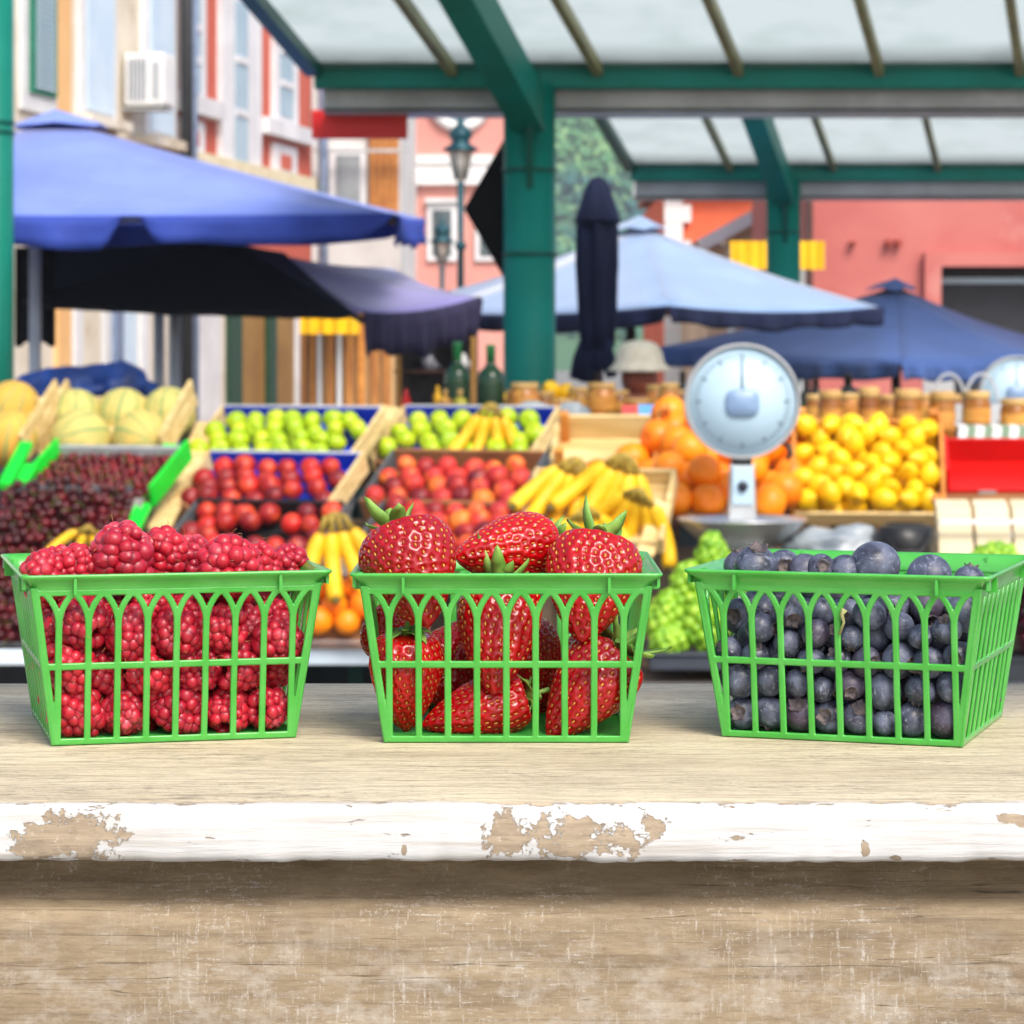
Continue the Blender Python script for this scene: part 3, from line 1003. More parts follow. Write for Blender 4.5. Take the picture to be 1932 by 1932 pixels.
# ------------------------------------------------------------------ crates
class Frame:
    def __init__(s, O, theta, phi):
        ct, st, cp, sp = math.cos(theta), math.sin(theta), math.cos(phi), math.sin(phi)
        s.O = Vector(O)
        s.e1 = Vector((ct, -st, 0)); s.e2 = Vector((st * cp, ct * cp, sp)); s.n = s.e1.cross(s.e2)
        s.M = Matrix((s.e1, s.e2, s.n)).transposed().to_4x4()
        s.M.translation = s.O

    def at(s, x, y, z):
        return s.O + s.e1 * x + s.e2 * y + s.n * z


def crate(name, label, cat, F, W, L, H, sidem, frontm, backm, basem, fh, bh=None, liner=None, posts=None, sides=(1, 1), group="fruit crates on the sloping stall", scallop=False, slats=1):
    r = bpy.data.objects.new(name, None)
    COL.objects.link(r)
    r.matrix_world = F.M
    tag(r, label, cat, group)
    B = lambda mb, nm, m_: mb.build(nm, m_, r, world=False, bevel=.0025)
    t_ = .012
    B(MB().box2((0, 0, 0), (W, L, .008)), "base", basem)
    for k, x in enumerate((-t_, W)):
        if sides[k]:
            mb = MB()
            if slats == 1:
                mb.box2((x, -t_, 0), (x + t_, L + t_, H))
            else:
                for q in range(slats):
                    z0 = H * q / slats
                    mb.box2((x, -t_, z0 + .006 * (q > 0)), (x + t_, L + t_, z0 + H / slats - .004))
            B(mb, "side_board", sidem if not isinstance(sidem, tuple) else sidem[k])
    mb = MB()
    if scallop:
        x1, x2 = W * .14, W * .86
        mb.prism([(0, -t_, 0), (W, -t_, 0), (W, -t_, fh + .035), (x2 + .03, -t_, fh + .035), (x2, -t_, fh), (x1, -t_, fh), (x1 - .03, -t_, fh + .035), (0, -t_, fh + .035)], (0, t_ * .8, 0))
    else:
        mb.box2((0, -t_, 0), (W, -.002, fh))
    B(mb, "front_board", frontm)
    bh = bh or H * .8
    B(MB().box2((0, L, 0), (W, L + t_, bh)), "back_board", backm)
    if liner:
        mb = MB(); mb.box2((.002, .002, .009), (W - .002, L - .002, .013)); mb.box2((.002, L - .006, .013), (W - .002, L - .002, bh * .96))
        mb.build("paper_liner", liner, r, world=False)
    if posts:
        for (x, y) in ((.001, .001), (W - .026, .001), (.001, L - .026), (W - .026, L - .026)):
            mb = MB(); mb.box2((x, y, .009), (x + .025, y + .025, H + (.03 if y > .1 else .012))); B(mb, "corner_post", posts)
    return r


CNT = {}


def fill(F, W, L, r, meshes, name, label, cat, group, n0=None, jit=.24, rows=None, x0=0, skip=None, sp=1.72, mound=0, sc3=None, keep=1.0, rotf=rrot, y0=0, ms=1.0):
    n0 = n0 if n0 is not None else r + .036
    nc = max(1, int((W - x0) / (2 * r * .99)))
    step = (W - x0 - 2 * r) / max(1, nc - 1)
    ry = r * sp
    nr = rows or max(1, int((L - 2 * r - y0) / ry + 1.3))
    for j in range(nr):
        m = nc if j % 2 == 0 else nc - 1
        for i in range(m):
            if random.random() > keep:
                continue
            x = x0 + r + i * step + (0 if j % 2 == 0 else step / 2) + random.uniform(-1, 1) * r * jit
            y = y0 + r + j * ry + random.uniform(-1, 1) * r * jit
            z = n0 + random.uniform(0, 1) * r * jit * 2 + mound * math.sin(math.pi * min(1, max(0, x / W))) * (.4 + .6 * j / max(1, nr))
            if skip and skip(x, y):
                continue
            s = random.uniform(.9, 1.08) * ms
            put(random.choice(meshes), name, label, cat, F.at(x, y, z), rotf(), s, group)


# --- fruit meshes
APPLEM = mat("green_apple_skin", S(172, 196, 20), S(146, 182, 18), rough=.32, scale=14, rnd=S(192, 200, 36), spec=.45)
PEACHM = mat("nectarine_skin", S(200, 32, 26), S(222, 84, 40), rough=.42, scale=14, rnd=S(120, 16, 24), ramp=(.48, .72))
PEACHM2 = mat("peach_skin", S(204, 54, 44), S(238, 130, 50), rough=.55, scale=13, rnd=S(168, 36, 40), ramp=(.5, .72))
ORANGEM = mat("orange_peel", S(252, 140, 4), S(246, 124, 2), rough=.42, scale=8, rnd=S(253, 156, 10), bump=.25, bscale=260)
LEMONM = mat("lemon_peel", S(242, 192, 4), S(232, 178, 2), rough=.4, scale=10, rnd=S(244, 206, 16), bump=.2, bscale=260)
MELONM = mat("melon_rind", S(200, 190, 112), S(180, 174, 98), rough=.7, scale=24, rnd=S(218, 180, 90), bump=.3, bscale=120)
MELONS_ = mat("melon_stripe", S(112, 146, 88), S(140, 160, 90), rough=.7, scale=20)
MELONO = mat("ripe_melon_rind", S(222, 172, 70), S(206, 158, 64), rough=.7, scale=24, bump=.3, bscale=120)
CHERRYM = mat("cherry_skin", S(96, 10, 16), S(60, 6, 12), rough=.22, scale=30, rnd=S(138, 18, 22))
CHERRYD = mat("dark_cherry_skin", S(74, 12, 18), S(44, 8, 12), rough=.25, scale=30, rnd=S(112, 20, 26))
STEMM = mat("stem_green", S(120, 140, 60), S(96, 110, 50), rough=.6)
BANM = mat("banana_skin", S(240, 190, 20), S(226, 172, 12), rough=.5, scale=12, rnd=S(238, 200, 44), c3=S(128, 92, 24), scale3=60, ramp3=(.62, .72))
BANT = mat("banana_tip", S(110, 96, 40), S(70, 58, 30), rough=.6)
GRAPEM = mat("green_grape_skin", S(126, 176, 28), S(98, 152, 22), rough=.25, scale=30, rnd=S(172, 206, 62))


def me_apple():
    out = []
    for k in range(3):
        prof = []
        for i in range(15):
            a = math.pi * i / 14
            rr = math.sin(a) ** .9 * .038 if 0 < i < 14 else .0008
            z = -math.cos(a) * .034
            if i >= 11:
                z -= .012 * ((i - 10) / 4) ** 2
            if i <= 2:
                z += .006 * ((3 - i) / 3) ** 2
            prof.append((rr, z))
        mb = MB(); mb.lathe(prof, 18, fn=lambda a, z, r, k=k: 1 + .025 * math.sin(5 * a + k) * (z < 0) + .02 * math.sin(2 * a + k))
        mb.cur = 1; mb.tube([(0, 0, .018), (.002, 0, .03), (.006, .001, .038)], [.0014, .0012, .0018], 5)
        out.append(mb.build("green_apple", [APPLEM, STEMM], mesh_only=True))
    return out


def me_round(name, m, r, squash=.95, crease=0, n=18, k_=3, stem=None):
    out = []
    for k in range(k_):
        mb = MB()
        prof = [(max(.0005, math.sin(math.pi * i / 12) * r), -math.cos(math.pi * i / 12) * r * squash - (.1 * r * max(0, i - 10) ** 2 / 2)) for i in range(13)]
        mb.lathe(prof, n, fn=lambda a, z, rr, k=k: 1 - crease * math.exp(-((a - 3.14) / .28) ** 2) + .015 * math.sin(3 * a + k * 2))
        ms = [m]
        if stem:
            mb.cur = 1; ms.append(stem)
            mb.tube([(0, 0, r * squash * .8), (.15 * r, 0, r * 1.6), (.7 * r, .2 * r, r * 2.6)], [r * .07] * 3, 4)
        out.append(mb.build(name, ms, mesh_only=True))
    return out


APPLES = me_apple()
PEACHM3 = mat("dark_nectarine_skin", S(128, 22, 30), S(176, 40, 32), rough=.45, scale=12, rnd=S(100, 18, 28), ramp=(.45, .7))
PEACHM4 = mat("yellow_blush_skin", S(226, 110, 36), S(206, 50, 34), rough=.5, scale=12, rnd=S(236, 150, 50), ramp=(.4, .62))
NECTS = me_round("nectarine", PEACHM, .037, .96, .12) + me_round("nectarine", PEACHM3, .036, .96, .12, 18, 1)
PEACHES = me_round("peach", PEACHM2, .038, .94, .12) + me_round("peach", PEACHM3, .038, .94, .12, 18, 1) + me_round("peach", PEACHM4, .038, .94, .12, 18, 1)
ORANGES = me_round("orange", ORANGEM, .052, .95, 0, 20)
SMALLOR = me_round("orange", ORANGEM, .041, .95, 0, 18)
CHERRIES = me_round("cherry", CHERRYM, .0148, .95, .1, 12, 2, STEMM)
DCHERRIES = me_round("cherry", CHERRYD, .0155, .95, .1, 12, 2, STEMM)
LEMONS = []
for k in range(3):
    prof = [(.0006, -.046), (.006, -.0445), (.0085, -.041), (.014, -.036), (.025, -.025), (.0315, -.01), (.0325, .002), (.031, .013), (.024, .027), (.013, .037), (.007, .041), (.005, .0455), (.0006, .0465)]
    mb = MB(); mb.lathe(prof, 18, fn=lambda a, z, r, k=k: 1 + .02 * math.sin(3 * a + k))
    LEMONS.append(mb.build("lemon", LEMONM, mesh_only=True))


def melon_mesh(m, r):
    mb = MB()
    prof = [(max(.001, math.sin(math.pi * i / 20) * r), -math.cos(math.pi * i / 20) * r * 1.02) for i in range(21)]
    n = 60
    mb.lathe(prof, n, fn=lambda a, z, rr: 1 - .022 * abs(math.cos(a * 5)) ** 8)
    for q, f in enumerate(mb.f):
        if len(f) == 4 and (q % n) % 6 == 3:
            mb.mi[q] = 1
    return mb.build("melon", [m, MELONS_], mesh_only=True)


MELON1, MELON2 = melon_mesh(MELONM, .105), melon_mesh(MELONO, .105)


BANC = mat("banana_crown", S(172, 148, 52), S(132, 108, 44), rough=.6, scale=60)


def banana_mesh(k):
    mb = MB()
    n = 12
    pts, rad = [], []
    for i in range(n + 1):
        u = i / n
        a = u * 1.15 + .1
        pts.append((0, -.17 * (1 - math.cos(a)) * 1.1, -.17 * math.sin(a) * 1.12))
        rr = .0225 * min(1, (.25 + u * 5), (.3 + (1 - u) * 6)) ** .7
        rad.append(rr if 0 < i < n else .007)
    mb.tube(pts[:-1], rad[:-1], 7)
    mb.cur = 1
    mb.tube([pts[-2], pts[-1]], [.0125, .006], 7)
    mb.cur = 2
    mb.tube([(0, .004, .02), (0, 0, .0), pts[1]], [.007, .008, .0125], 6)
    return mb.build("banana", [BANM, BANT, BANC], mesh_only=True)


BANANA = banana_mesh(0)


def bananas(label, loc, count, rot, spread=.55, s=1.0, curl=0):
    r = thing("banana_bunch", label, "bananas", loc, "banana bunches on the stall")
    r.rotation_euler = rot
    r.scale = (s, s, s)
    mb = MB(); mb.ball((0, .006, .014), .016, 10, 6, (1.4, .8, .8)); mb.build("crown", BANC, r, world=False)
    for i in range(count):
        o = bpy.data.objects.new("banana", BANANA)
        COL.objects.link(o)
        o.parent = r
        u = (i / max(1, count - 1) - .5)
        o.location = (u * .06, -.004 * (i % 2), 0)
        o.rotation_euler = (random.uniform(-.12, .1) + curl, -u * spread * 2 + random.uniform(-.05, .05), u * .5)
        q = random.uniform(.92, 1.05)
        o.scale = (q * 1.05, q, q)
    return r


# --- left sloping rack
TH, PH = R(22), R(30)


def fl(x, y, d, th=TH, ph=PH, down=.02):
    F = Frame(P(x, y, d), th, ph)
    F.O = F.O - F.n * down
    return F


def wpx(a, b, d, th=TH):
    return (b - a) / FX * d / math.cos(th)


rows = []
FA1 = fl(362, 888, 9.55); WA = wpx(352, 660, 9.55)
crate("fruit_crate", "wooden crate of green apples on blue paper, left of its pair", "crate", FA1, WA, .31, .075, WOODC, CARD, GUTTER, WOODC, .035, .075, BLUELINE, slats=2)
fill(FA1, WA, .31, .038, APPLES, "green_apple", "green apple in the left one of the two apple crates", "apple", "green apples in the left crate", keep=.97)
FA2 = fl(712, 888, 9.55); WA2 = wpx(712, 1000, 9.55)
crate("fruit_crate", "wooden crate of green apples with bananas on top", "crate", FA2, WA2, .31, .075, WOODC, CARD, GUTTER, WOODC, .045, .075, BLUELINE, slats=2)
fill(FA2, WA2, .31, .038, APPLES, "green_apple", "green apple in the crate below the banana bunch", "apple", "green apples in the right crate", keep=.95, skip=lambda x, y: .09 < x < .19 and y < .07)
FB1 = fl(335, 978, 9.12); WB1 = wpx(325, 622, 9.12)
crate("fruit_crate", "crate of bright red nectarines with scalloped cardboard front below the left apples", "crate", FB1, WB1, .30, .075, (WOODC, WOODC), CARD, GUTTER, CARD, .03, .075, BLUELINE, scallop=True)
fill(FB1, WB1, .30, .036, NECTS, "nectarine", "bright red nectarine in the crate just below the left green apples", "nectarine", "red nectarines in the middle tier", keep=.98)
FB2 = fl(690, 978, 9.12); WB2 = wpx(680, 968, 9.12)
crate("fruit_crate", "crate of blushed peaches with grey sides below the banana topped apples", "crate", FB2, WB2, .30, .075, (GREYB, GREYB), CARD, CARD, CARD, .045, .08, None, scallop=True)
fill(FB2, WB2, .30, .037, PEACHES, "peach", "blushed red and orange peach in the crate below the banana topped apples", "peach", "peaches in the middle tier", keep=.98)
FC1 = fl(306, 1088, 8.72); WC1 = wpx(300, 590, 8.72)
crate("fruit_crate", "lowest crate of dark red nectarines with grey sides above the raspberry basket", "crate", FC1, WC1, .31, .08, (GREYB, GREYB), CARD, BLACKPL, BLACKPL, .05, .09, None)
fill(FC1, WC1, .31, .036, NECTS, "nectarine", "red nectarine in the lowest crate seen just above the raspberry basket", "nectarine", "nectarines in the lowest tier", keep=.86)
FC2 = fl(668, 1088, 8.72); WC2 = wpx(660, 945, 8.72)
crate("fruit_crate", "lowest crate of peaches partly hidden behind the strawberries", "crate", FC2, WC2, .31, .08, (GREYB, GREYB), CARD, CARD, CARD, .05, .085, None, scallop=True)
fill(FC2, WC2, .31, .037, PEACHES, "peach", "peach in the lowest crate partly hidden behind the strawberries", "peach", "peaches in the lowest tier")

# melons
DM = 9.7
TM = R(16)
FM = fl(80, 862, 9.55, TM, R(34)); WM = wpx(78, 318, 9.55, TM)
crate("fruit_crate", "open wooden crate of striped pale melons", "crate", FM, WM, .31, .11, WOODC, GUTTER, WOODC, WOODC, .02, .03, None, slats=2)
ML = "pale striped melon in the open wooden crate: "
for k, (x, y, d) in enumerate(((152, 830, 9.5), (268, 830, 9.5), (142, 786, 9.72), (232, 784, 9.72), (318, 782, 9.72))):
    put(MELON1, "melon", ["front pale melon beside the left board of the melon crate", "front pale melon beside the green tray strip", "back pale melon at the left board of the melon crate",
                          "back pale melon in the middle of the melon crate", "back pale melon against the right board of the melon crate"][k], "melon", P(x, y, d), (R(90 if k < 2 else 15), R(80 if k < 2 else 10), random.uniform(0, 3)), 1.0 if k < 2 else .92, "melons on the stall")
FM0 = fl(-160, 862, 9.55, TM, R(34)); WM0 = wpx(-160, 62, 9.55, TM)
crate("fruit_crate", "wooden crate of orange tinted melons cut by the left edge of the photo", "crate", FM0, WM0, .31, .11, WOODC, GUTTER, WOODC, WOODC, .02, .03, None, slats=2)
for k, (x, y, d) in enumerate(((20, 828, 9.5), (24, 772, 9.72))):
    put(MELON2, "melon", ["lower orange tinted melon at the left edge of the photo", "upper orange tinted melon at the left edge of the photo"][k], "melon", P(x, y, d), (R(20), R(10), k), .95, "melons on the stall")

# cherries: upper tray and the lower heap
FCH = fl(44, 948, 9.05, R(18), R(26)); WCH = wpx(40, 296, 9.05, R(18))
crate("cherry_tray", "tray of red cherries with bright green plastic sides below the melons", "tray", FCH, WCH, .30, .075, (BRIGHTG, BRIGHTG), GREYB, GUTTER, GUTTER, .012, .05, None)
fill(FCH, WCH, .30, .0150, CHERRIES, "cherry", "shiny red cherry in the tray with bright green sides", "cherry", "red cherries in the upper tray", n0=.040, jit=.4)
mb = MB()
def pilebase(name, F, W, L, z, r, m, label):
    mb = MB()
    nx, ny = int(W / (r * 1.5)), int(L / (r * 1.5))
    for i in range(nx + 1):
        for j in range(ny + 1):
            mb.ball(F.at(W * i / nx, L * j / ny, z + random.uniform(-.3, .3) * r), r, 7, 5)
    return tag(mb.build(name, m, None), label, "fruit pile", kind="stuff")
pilebase("cherry_pile", FCH, WCH - .03, .27, .024, .016, CHERRYD, "cherries packed deeper in the tray with bright green sides")
o = None
r = thing("green_strip", "bright green plastic strip along the right side of the cherry trays", "strip", P(240, 1010, 8.7))
mb = MB(); mb.bar(P(322, 842, 9.28), P(286, 925, 9.0), .05, .02, (0, -1, .4)); mb.build("upper_strip", BRIGHTG, r)
mb = MB(); mb.bar(P(284, 929, 8.98), P(244, 1012, 8.72), .05, .02, (0, -1, .4)); mb.build("lower_strip", BRIGHTG, r)
r = thing("green_strip", "short bright green plastic strip between the cherries at the left edge", "strip", P(8, 910, 8.9))
mb = MB(); mb.bar(P(50, 838, 9.2), P(8, 918, 8.9), .042, .02, (0, -1, .4)); mb.build("upper_strip", BRIGHTG, r)
mb = MB(); mb.bar(P(58, 880, 8.95), P(30, 935, 8.8), .04, .02, (0, -1, .4)); mb.build("lower_strip", BRIGHTG, r)
# front board of the cherry tray and big lower heap
FCL = fl(-60, 1222, 8.3, R(10), R(52)); WCL = .40; LCL = .58
crate("cherry_tray", "deep tray heaped with dark cherries at the lower left", "tray", FCL, WCL, LCL, .05, GREYB, GREYB, GREYB, GREYB, .04, .012, None, sides=(0, 0))
fill(FCL, WCL, LCL, .0158, DCHERRIES, "cherry", "dark cherry heaped in the deep tray at the lower left", "cherry", "dark cherries in the lower heap", n0=.042, jit=.55, mound=.05, sp=1.9)
pilebase("cherry_pile", FCL, WCL, LCL - .03, .034, .017, CHERRYD, "dark cherries buried in the lower left heap")
mb = MB(); a = P(110, 935, 8.85)
mb.prism([P(120, 940, 8.9), P(272, 940, 8.9), P(246, 1030, 8.72), P(130, 1060, 8.72)], (0, .02, 0)); o = mb.build("box_front", mat("grey_card", S(150, 146, 138), S(126, 122, 116), rough=.85), None); tag(o, "grey cardboard flap in front of the red cherry tray", "cardboard")
bananas("small bright yellow banana hand lying by the dark cherries", P(166, 1000, 8.3), 4, (R(35), R(5), R(10)), .9, .62)

# sloping boards that carry the crates
r = thing("display_rack", "stepped wooden rack under the left fruit crates", "rack", Vector((-.8, 9.2, 0)))
for (F_, L_) in ((FA1, .31), (FB1, .30), (FC1, .31)):
    mb = MB(); e = Vector((1, 0, 0))
    a = F_.at(-.75, .1, -.03); 
    mb.bar(Vector((-2.1, a.y, a.z - .06)), Vector((.2, a.y, a.z - .06)), .1, .05); mb.build("crosspiece", TBL, r)
for x in (-2.0, -1.0, .1):
    mb = MB(); mb.bar((x, 8.75, .86), (x, 9.85, 1.30), .05, .06); mb.build("rail", TBL, r)
    for (y_, z_) in ((8.8, .86), (9.8, 1.26)):
        mb = MB(); mb.bar((x, y_, TABLE_Z), (x, y_, z_), .05, .05, (0, 1, 0)); mb.build("upright", TBL, r)
# diagonal boards seen between the crates
for k, (a, b, m_, lab) in enumerate((((392, 800, 9.75), (300, 1000, 8.9), WOODC, "long cream board sloping down between cherries and nectarines"),
                           ((736, 770, 9.75), (664, 872, 9.42), WOODC, "cream board sloping between the two apple crates"),
                           ((672, 870, 9.45), (626, 1010, 8.85), GREYB, "dark grey board sloping between nectarines and peaches"),
                           ((1042, 772, 9.75), (1000, 862, 9.42), WOODC, "cream board sloping along the right side of the apples"),
                           ((1012, 860, 9.42), (955, 990, 8.95), GREYB, "dark grey board sloping along the right side of the peaches"))):
    mb = MB(); mb.bar(P(*a), P(*b), .075, .02, (0, -.6, .8)); o = mb.build("divider_board", m_, None, origin=P(*b), bevel=.003); tag(o, lab, "board", "sloping divider boards")

bananas("overripe banana hand lying on the green apples", P(926, 774, 9.4), 4, (R(18), R(4), R(-6)), .42, .98)
bananas("left long banana hand above the small oranges", P(632, 985, 8.2), 4, (R(14), R(-8), R(14)), .42, 1.15)
bananas("left hand of ripe bananas beside the empty wooden crate", P(1085, 880, 7.12), 5, (R(20), R(22), R(10)), .44, .95)
bananas("middle hand of ripe bananas between crate and oranges", P(1178, 872, 7.08), 5, (R(20), R(18), R(-4)), .5, 1.0)
bananas("lower hand of ripe bananas above the strawberry leaves", P(1205, 935, 6.98), 5, (R(44), R(20), R(-20)), .6, .85)
bananas("hidden lower hand of bananas behind the middle strawberry", P(1105, 970, 6.95), 5, (R(46), R(-6), R(20)), .6, .85)
# small oranges lower middle-left
FSO = fl(575, 1218, 8.2, R(6), R(48)); WSO = .26
CLEARP = mat("clear_plastic_box", S(236, 216, 206), rough=.15, trans=.75)
crate("orange_box", "clear plastic box of small oranges beside the strawberry basket", "box", FSO, WSO, .22, .07, CLEARP, CLEARP, CLEARP, CARD, .035, .05, None)
fill(FSO, WSO, .22, .041, SMALLOR, "orange", "small orange in the clear box between the left and middle baskets", "orange", "small oranges in the clear box", sp=1.5)
mb = MB(); q = P(640, 1120, 8.3)
FS2 = fl(1205, 1222, 7.3, R(0), R(48))

# --- right part of the stall
PHR = R(40)
# empty wooden crate
FE_ = fl(1048, 900, 8.0, R(7), R(30), 0); WE = wpx(1040, 1236, 8.0, R(7))
crate("wooden_crate", "empty pale wooden crate behind the ripe bananas", "crate", FE_, WE, .20, .075, WOODC, WOODC, WOODC, WOODC, .04, .085, None, posts=WOODO, group="wooden crates")
# banana tray
FBN = fl(990, 1035, 7.05, R(12), R(36)); WBN = wpx(990, 1230, 7.05)
crate("wooden_crate", "shallow wooden crate holding the ripe bananas", "crate", FBN, WBN, .26, .05, WOODC, WOODC, WOODC, WOODC, .04, .05, None, group="wooden crates")
# oranges
TO = R(7)
FO = fl(1236, 985, 7.55, TO, PHR); WO = wpx(1236, 1490, 7.55, TO)
crate("wooden_crate", "wooden crate heaped with large oranges behind the scale", "crate", FO, WO, .38, .07, WOODO, WOODC, WOODO, WOODC, .03, .05, None, posts=WOODO, group="wooden crates")
fill(FO, WO, .40, .052, ORANGES, "orange", "large orange in the crate behind the scale", "orange", "large oranges behind the scale", sp=1.55, jit=.25, mound=.02)
for k, (x, y, d) in enumerate(((1128, 898, 7.6), (1168, 905, 7.5), (1205, 920, 7.45), (1192, 868, 7.7), (1235, 858, 7.75), (1150, 935, 7.45), (1232, 900, 7.5), (1262, 885, 7.35), (1330, 890, 7.3), (1380, 925, 7.3), (1275, 943, 7.25), (1335, 945, 7.25), (1480, 925, 7.35), (1493, 895, 7.5), (1270, 812, 7.8), (1266, 850, 7.7), (1300, 850, 7.5), (1240, 825, 7.7), (1262, 780, 7.85), (1415, 885, 7.4), (1505, 860, 7.6), (1500, 810, 7.75), (1450, 950, 7.25), (1245, 940, 7.3), (1300, 905, 7.35))):
    put(random.choice(ORANGES), "orange", "large loose orange heaped between the bananas and the scale" if k < 7 else "large orange piled at the front of the orange crate", "orange", P(x, y, d), rrot(), random.uniform(.9, 1.02), "large oranges heaped by the bananas" if k < 7 else "large oranges at the crate front")
# lemons
FL_ = fl(1500, 985, 7.4, TO, R(42)); WL = wpx(1500, 1770, 7.4, TO)
crate("wooden_crate", "wooden crate heaped with bright lemons", "crate", FL_, WL, .34, .075, WOODO, WOODC, WOODO, WOODC, .045, .05, None, posts=WOODO, group="wooden crates")
fill(FL_, WL, .32, .0295, LEMONS, "lemon", "bright yellow lemon heaped in the wooden crate right of the scale", "lemon", "lemons heaped in the crate", n0=.030, sp=1.55, jit=.2, mound=.03, ms=.89)
fill(FL_, WL, .335, .0295, LEMONS, "lemon", "bright yellow lemon heaped in the wooden crate right of the scale", "lemon", "lemons heaped in the crate", n0=.066, sp=1.42, jit=.4, mound=.04, ms=.89)
# support under the right crates
r = thing("display_rack", "dark support boards under the lemons, oranges and scale", "rack", Vector((.8, 7.6, .8)))
for x in (.42, .75, 1.15):
    mb = MB(); mb.bar((x, 7.35, 1.12), (x + .03, 7.95, 1.36), .05, .04); mb.build("rail", TBL, r)
    for (x_, y_, z_) in ((x, 7.4, 1.09), (x + .03, 7.9, 1.3)):
        mb = MB(); mb.bar((x_, y_, .8), (x_, y_, z_), .05, .05, (0, 1, 0)); mb.build("upright", TBL, r)
mb = MB(); mb.box2((.30, 7.37, .8), (1.5, 7.40, 1.08)); mb.build("front_panel", mat("shadow_board", S(124, 112, 98), S(100, 90, 78), rough=.85), r)
for (x_, y_, z_) in ((.08, 7.10, 1.09), (.31, 7.05, 1.06), (.12, 7.2, 1.17), (.34, 7.15, 1.14), (.15, 8.02, 1.21), (.38, 8.0, 1.20)):
    mb = MB(); mb.bar((x_, y_, .8), (x_, y_, z_), .035, .035, (0, 1, 0)); mb.build("upright", TBL, r)
zs = P(0, 1062, 6.9).z - .012
r = thing("display_shelf", "low wooden shelf behind the blueberry basket under the bags and cartons", "shelf", Vector((1.2, 6.9, .8)))
mb = MB(); mb.box2((.74, 6.66, zs - .025), (1.9, 7.33, zs)); mb.build("shelf_board", TBL, r)
for (x_, y_) in ((.78, 6.72), (1.86, 6.72), (.78, 7.28), (1.86, 7.28)):
    mb = MB(); mb.box2((x_ - .02, y_ - .02, .8), (x_ + .02, y_ + .02, zs - .0251)); mb.build("support", TBL, r)
mb = MB(); mb.box2((1.18, 6.71, .8005), (1.42, 6.85, .852)); mb.box2((1.175, 6.705, .8525), (1.425, 6.855, .862)); o = mb.build("grape_tray", mat("dark_tray", S(40, 48, 54), S(32, 38, 44), rough=.5), None, origin=(1.3, 6.78, .8)); tag(o, "dark low tray under the red grapes at the right edge", "tray")
# bent cream slat beside the bowl
mb = MB(); mb.bar(P(1250, 950, 7.05), P(1215, 1050, 6.95), .045, .02, (0, -1, .3)); o = mb.build("divider_board", WOODC, None, origin=P(1215, 1050, 6.95), bevel=.003); tag(o, "cream slat leaning between the bananas and the steel bowl", "board", "sloping divider boards")
# plastic bags below the lemons
WRAP = mat("plastic_wrap", S(158, 166, 170), S(120, 130, 138), rough=.3, scale=8, bump=.4, bscale=14, bdist=.01)
def lump(name, label, cat, c, size, m, seed=0, n=20, k=.25, fr=9):
    mb = MB(); mb.ball((0, 0, 0), 1, n, n // 2)
    mb.v = [Vector(v) for v in mb.v]
    for i, v in enumerate(mb.v):
        q = 1 + k * mnoise.noise(Vector((v.x, v.y, v.z)) * fr * .25 + Vector((seed, seed, 0)))
        mb.v[i] = (v.x * q * size[0] + c[0], v.y * q * size[1] + c[1], max(-.6, v.z) * q * size[2] + c[2])
    o = mb.build(name, m, None, origin=c)
    return tag(o, label, cat)
lump("plastic_bag", "crumpled white plastic bag under the lemon crate", "bag", P(1590, 1036, 7.0), (.14, .08, .055), WRAP, 1, 24, .5)
lump("plastic_bag", "small crumpled white plastic wrap between bottles and empty crate", "bag", P(1005, 778, 9.7), (.07, .05, .035), WRAP, 2, 20, .5)
lump("plastic_bag", "rounded white plastic wrap behind the empty crate", "bag", P(1080, 782, 9.6), (.06, .05, .04), WRAP, 3, 20, .4)
# black bag
r = thing("black_bag", "black shiny bag with an open top under the lemons", "bag", P(1705, 1062, 6.9))
mb = MB(); c = P(1705, 1030, 6.95)
mb.lathe([(.055, -.06), (.075, -.03), (.082, .02), (.07, .05), (.055, .056), (.045, .03)], 24, c, fn=lambda a, z, r_: 1 + .06 * math.sin(3 * a + z * 30)); mb.build("bag_body", BLACKPL, r)
mb = MB(); mb.tube([c + Vector((-.06, -.05, .04)), c + Vector((-.03, -.09, -.01)), c + Vector((.03, -.09, -.01)), c + Vector((.06, -.05, .04))], .006, 6); mb.build("handle", BLACKPL, r)
# red crate, cardboard box, cream pads, striped cloth at right
FR_ = fl(1790, 935, 7.5, TO, R(25), 0)
crate("red_crate", "bright red plastic crate at the right edge of the photo", "crate", FR_, .40, .19, .085, REDPL, mat("red_plastic_front", S(200, 22, 14), rough=.4), REDPL, REDPL, .025, .075, None, group="wooden crates")
mb = MB(); mb.box2(P(1845, 925, 7.42), P(1880, 940, 7.40)); o = mb.build("hand_hole_label", mat("grey_label", S(130, 130, 128), rough=.6), None); tag(o, "small grey tab on the front of the red crate", "tab")
mb = MB(); q0, q1 = P(1776, 932, 7.36), P(2060, 1000, 7.36); mb.box2((q0.x, 7.36, q1.z), (q1.x, 7.375, q0.z)); mb.box2((q0.x, 7.376, q1.z), (q1.x, 7.6, q1.z + .012)); mb.box2((q0.x, 7.376, q1.z + .013), (q0.x + .012, 7.6, q0.z))
o = mb.build("cardboard_box", CARD, None, origin=(q0.x, 7.36, q1.z)); tag(o, "flattened brown cardboard box below the red crate", "box")
r = thing("carton_stack", "cream paper cartons standing in a tray at the right edge", "cartons", P(1860, 1050, 6.9))
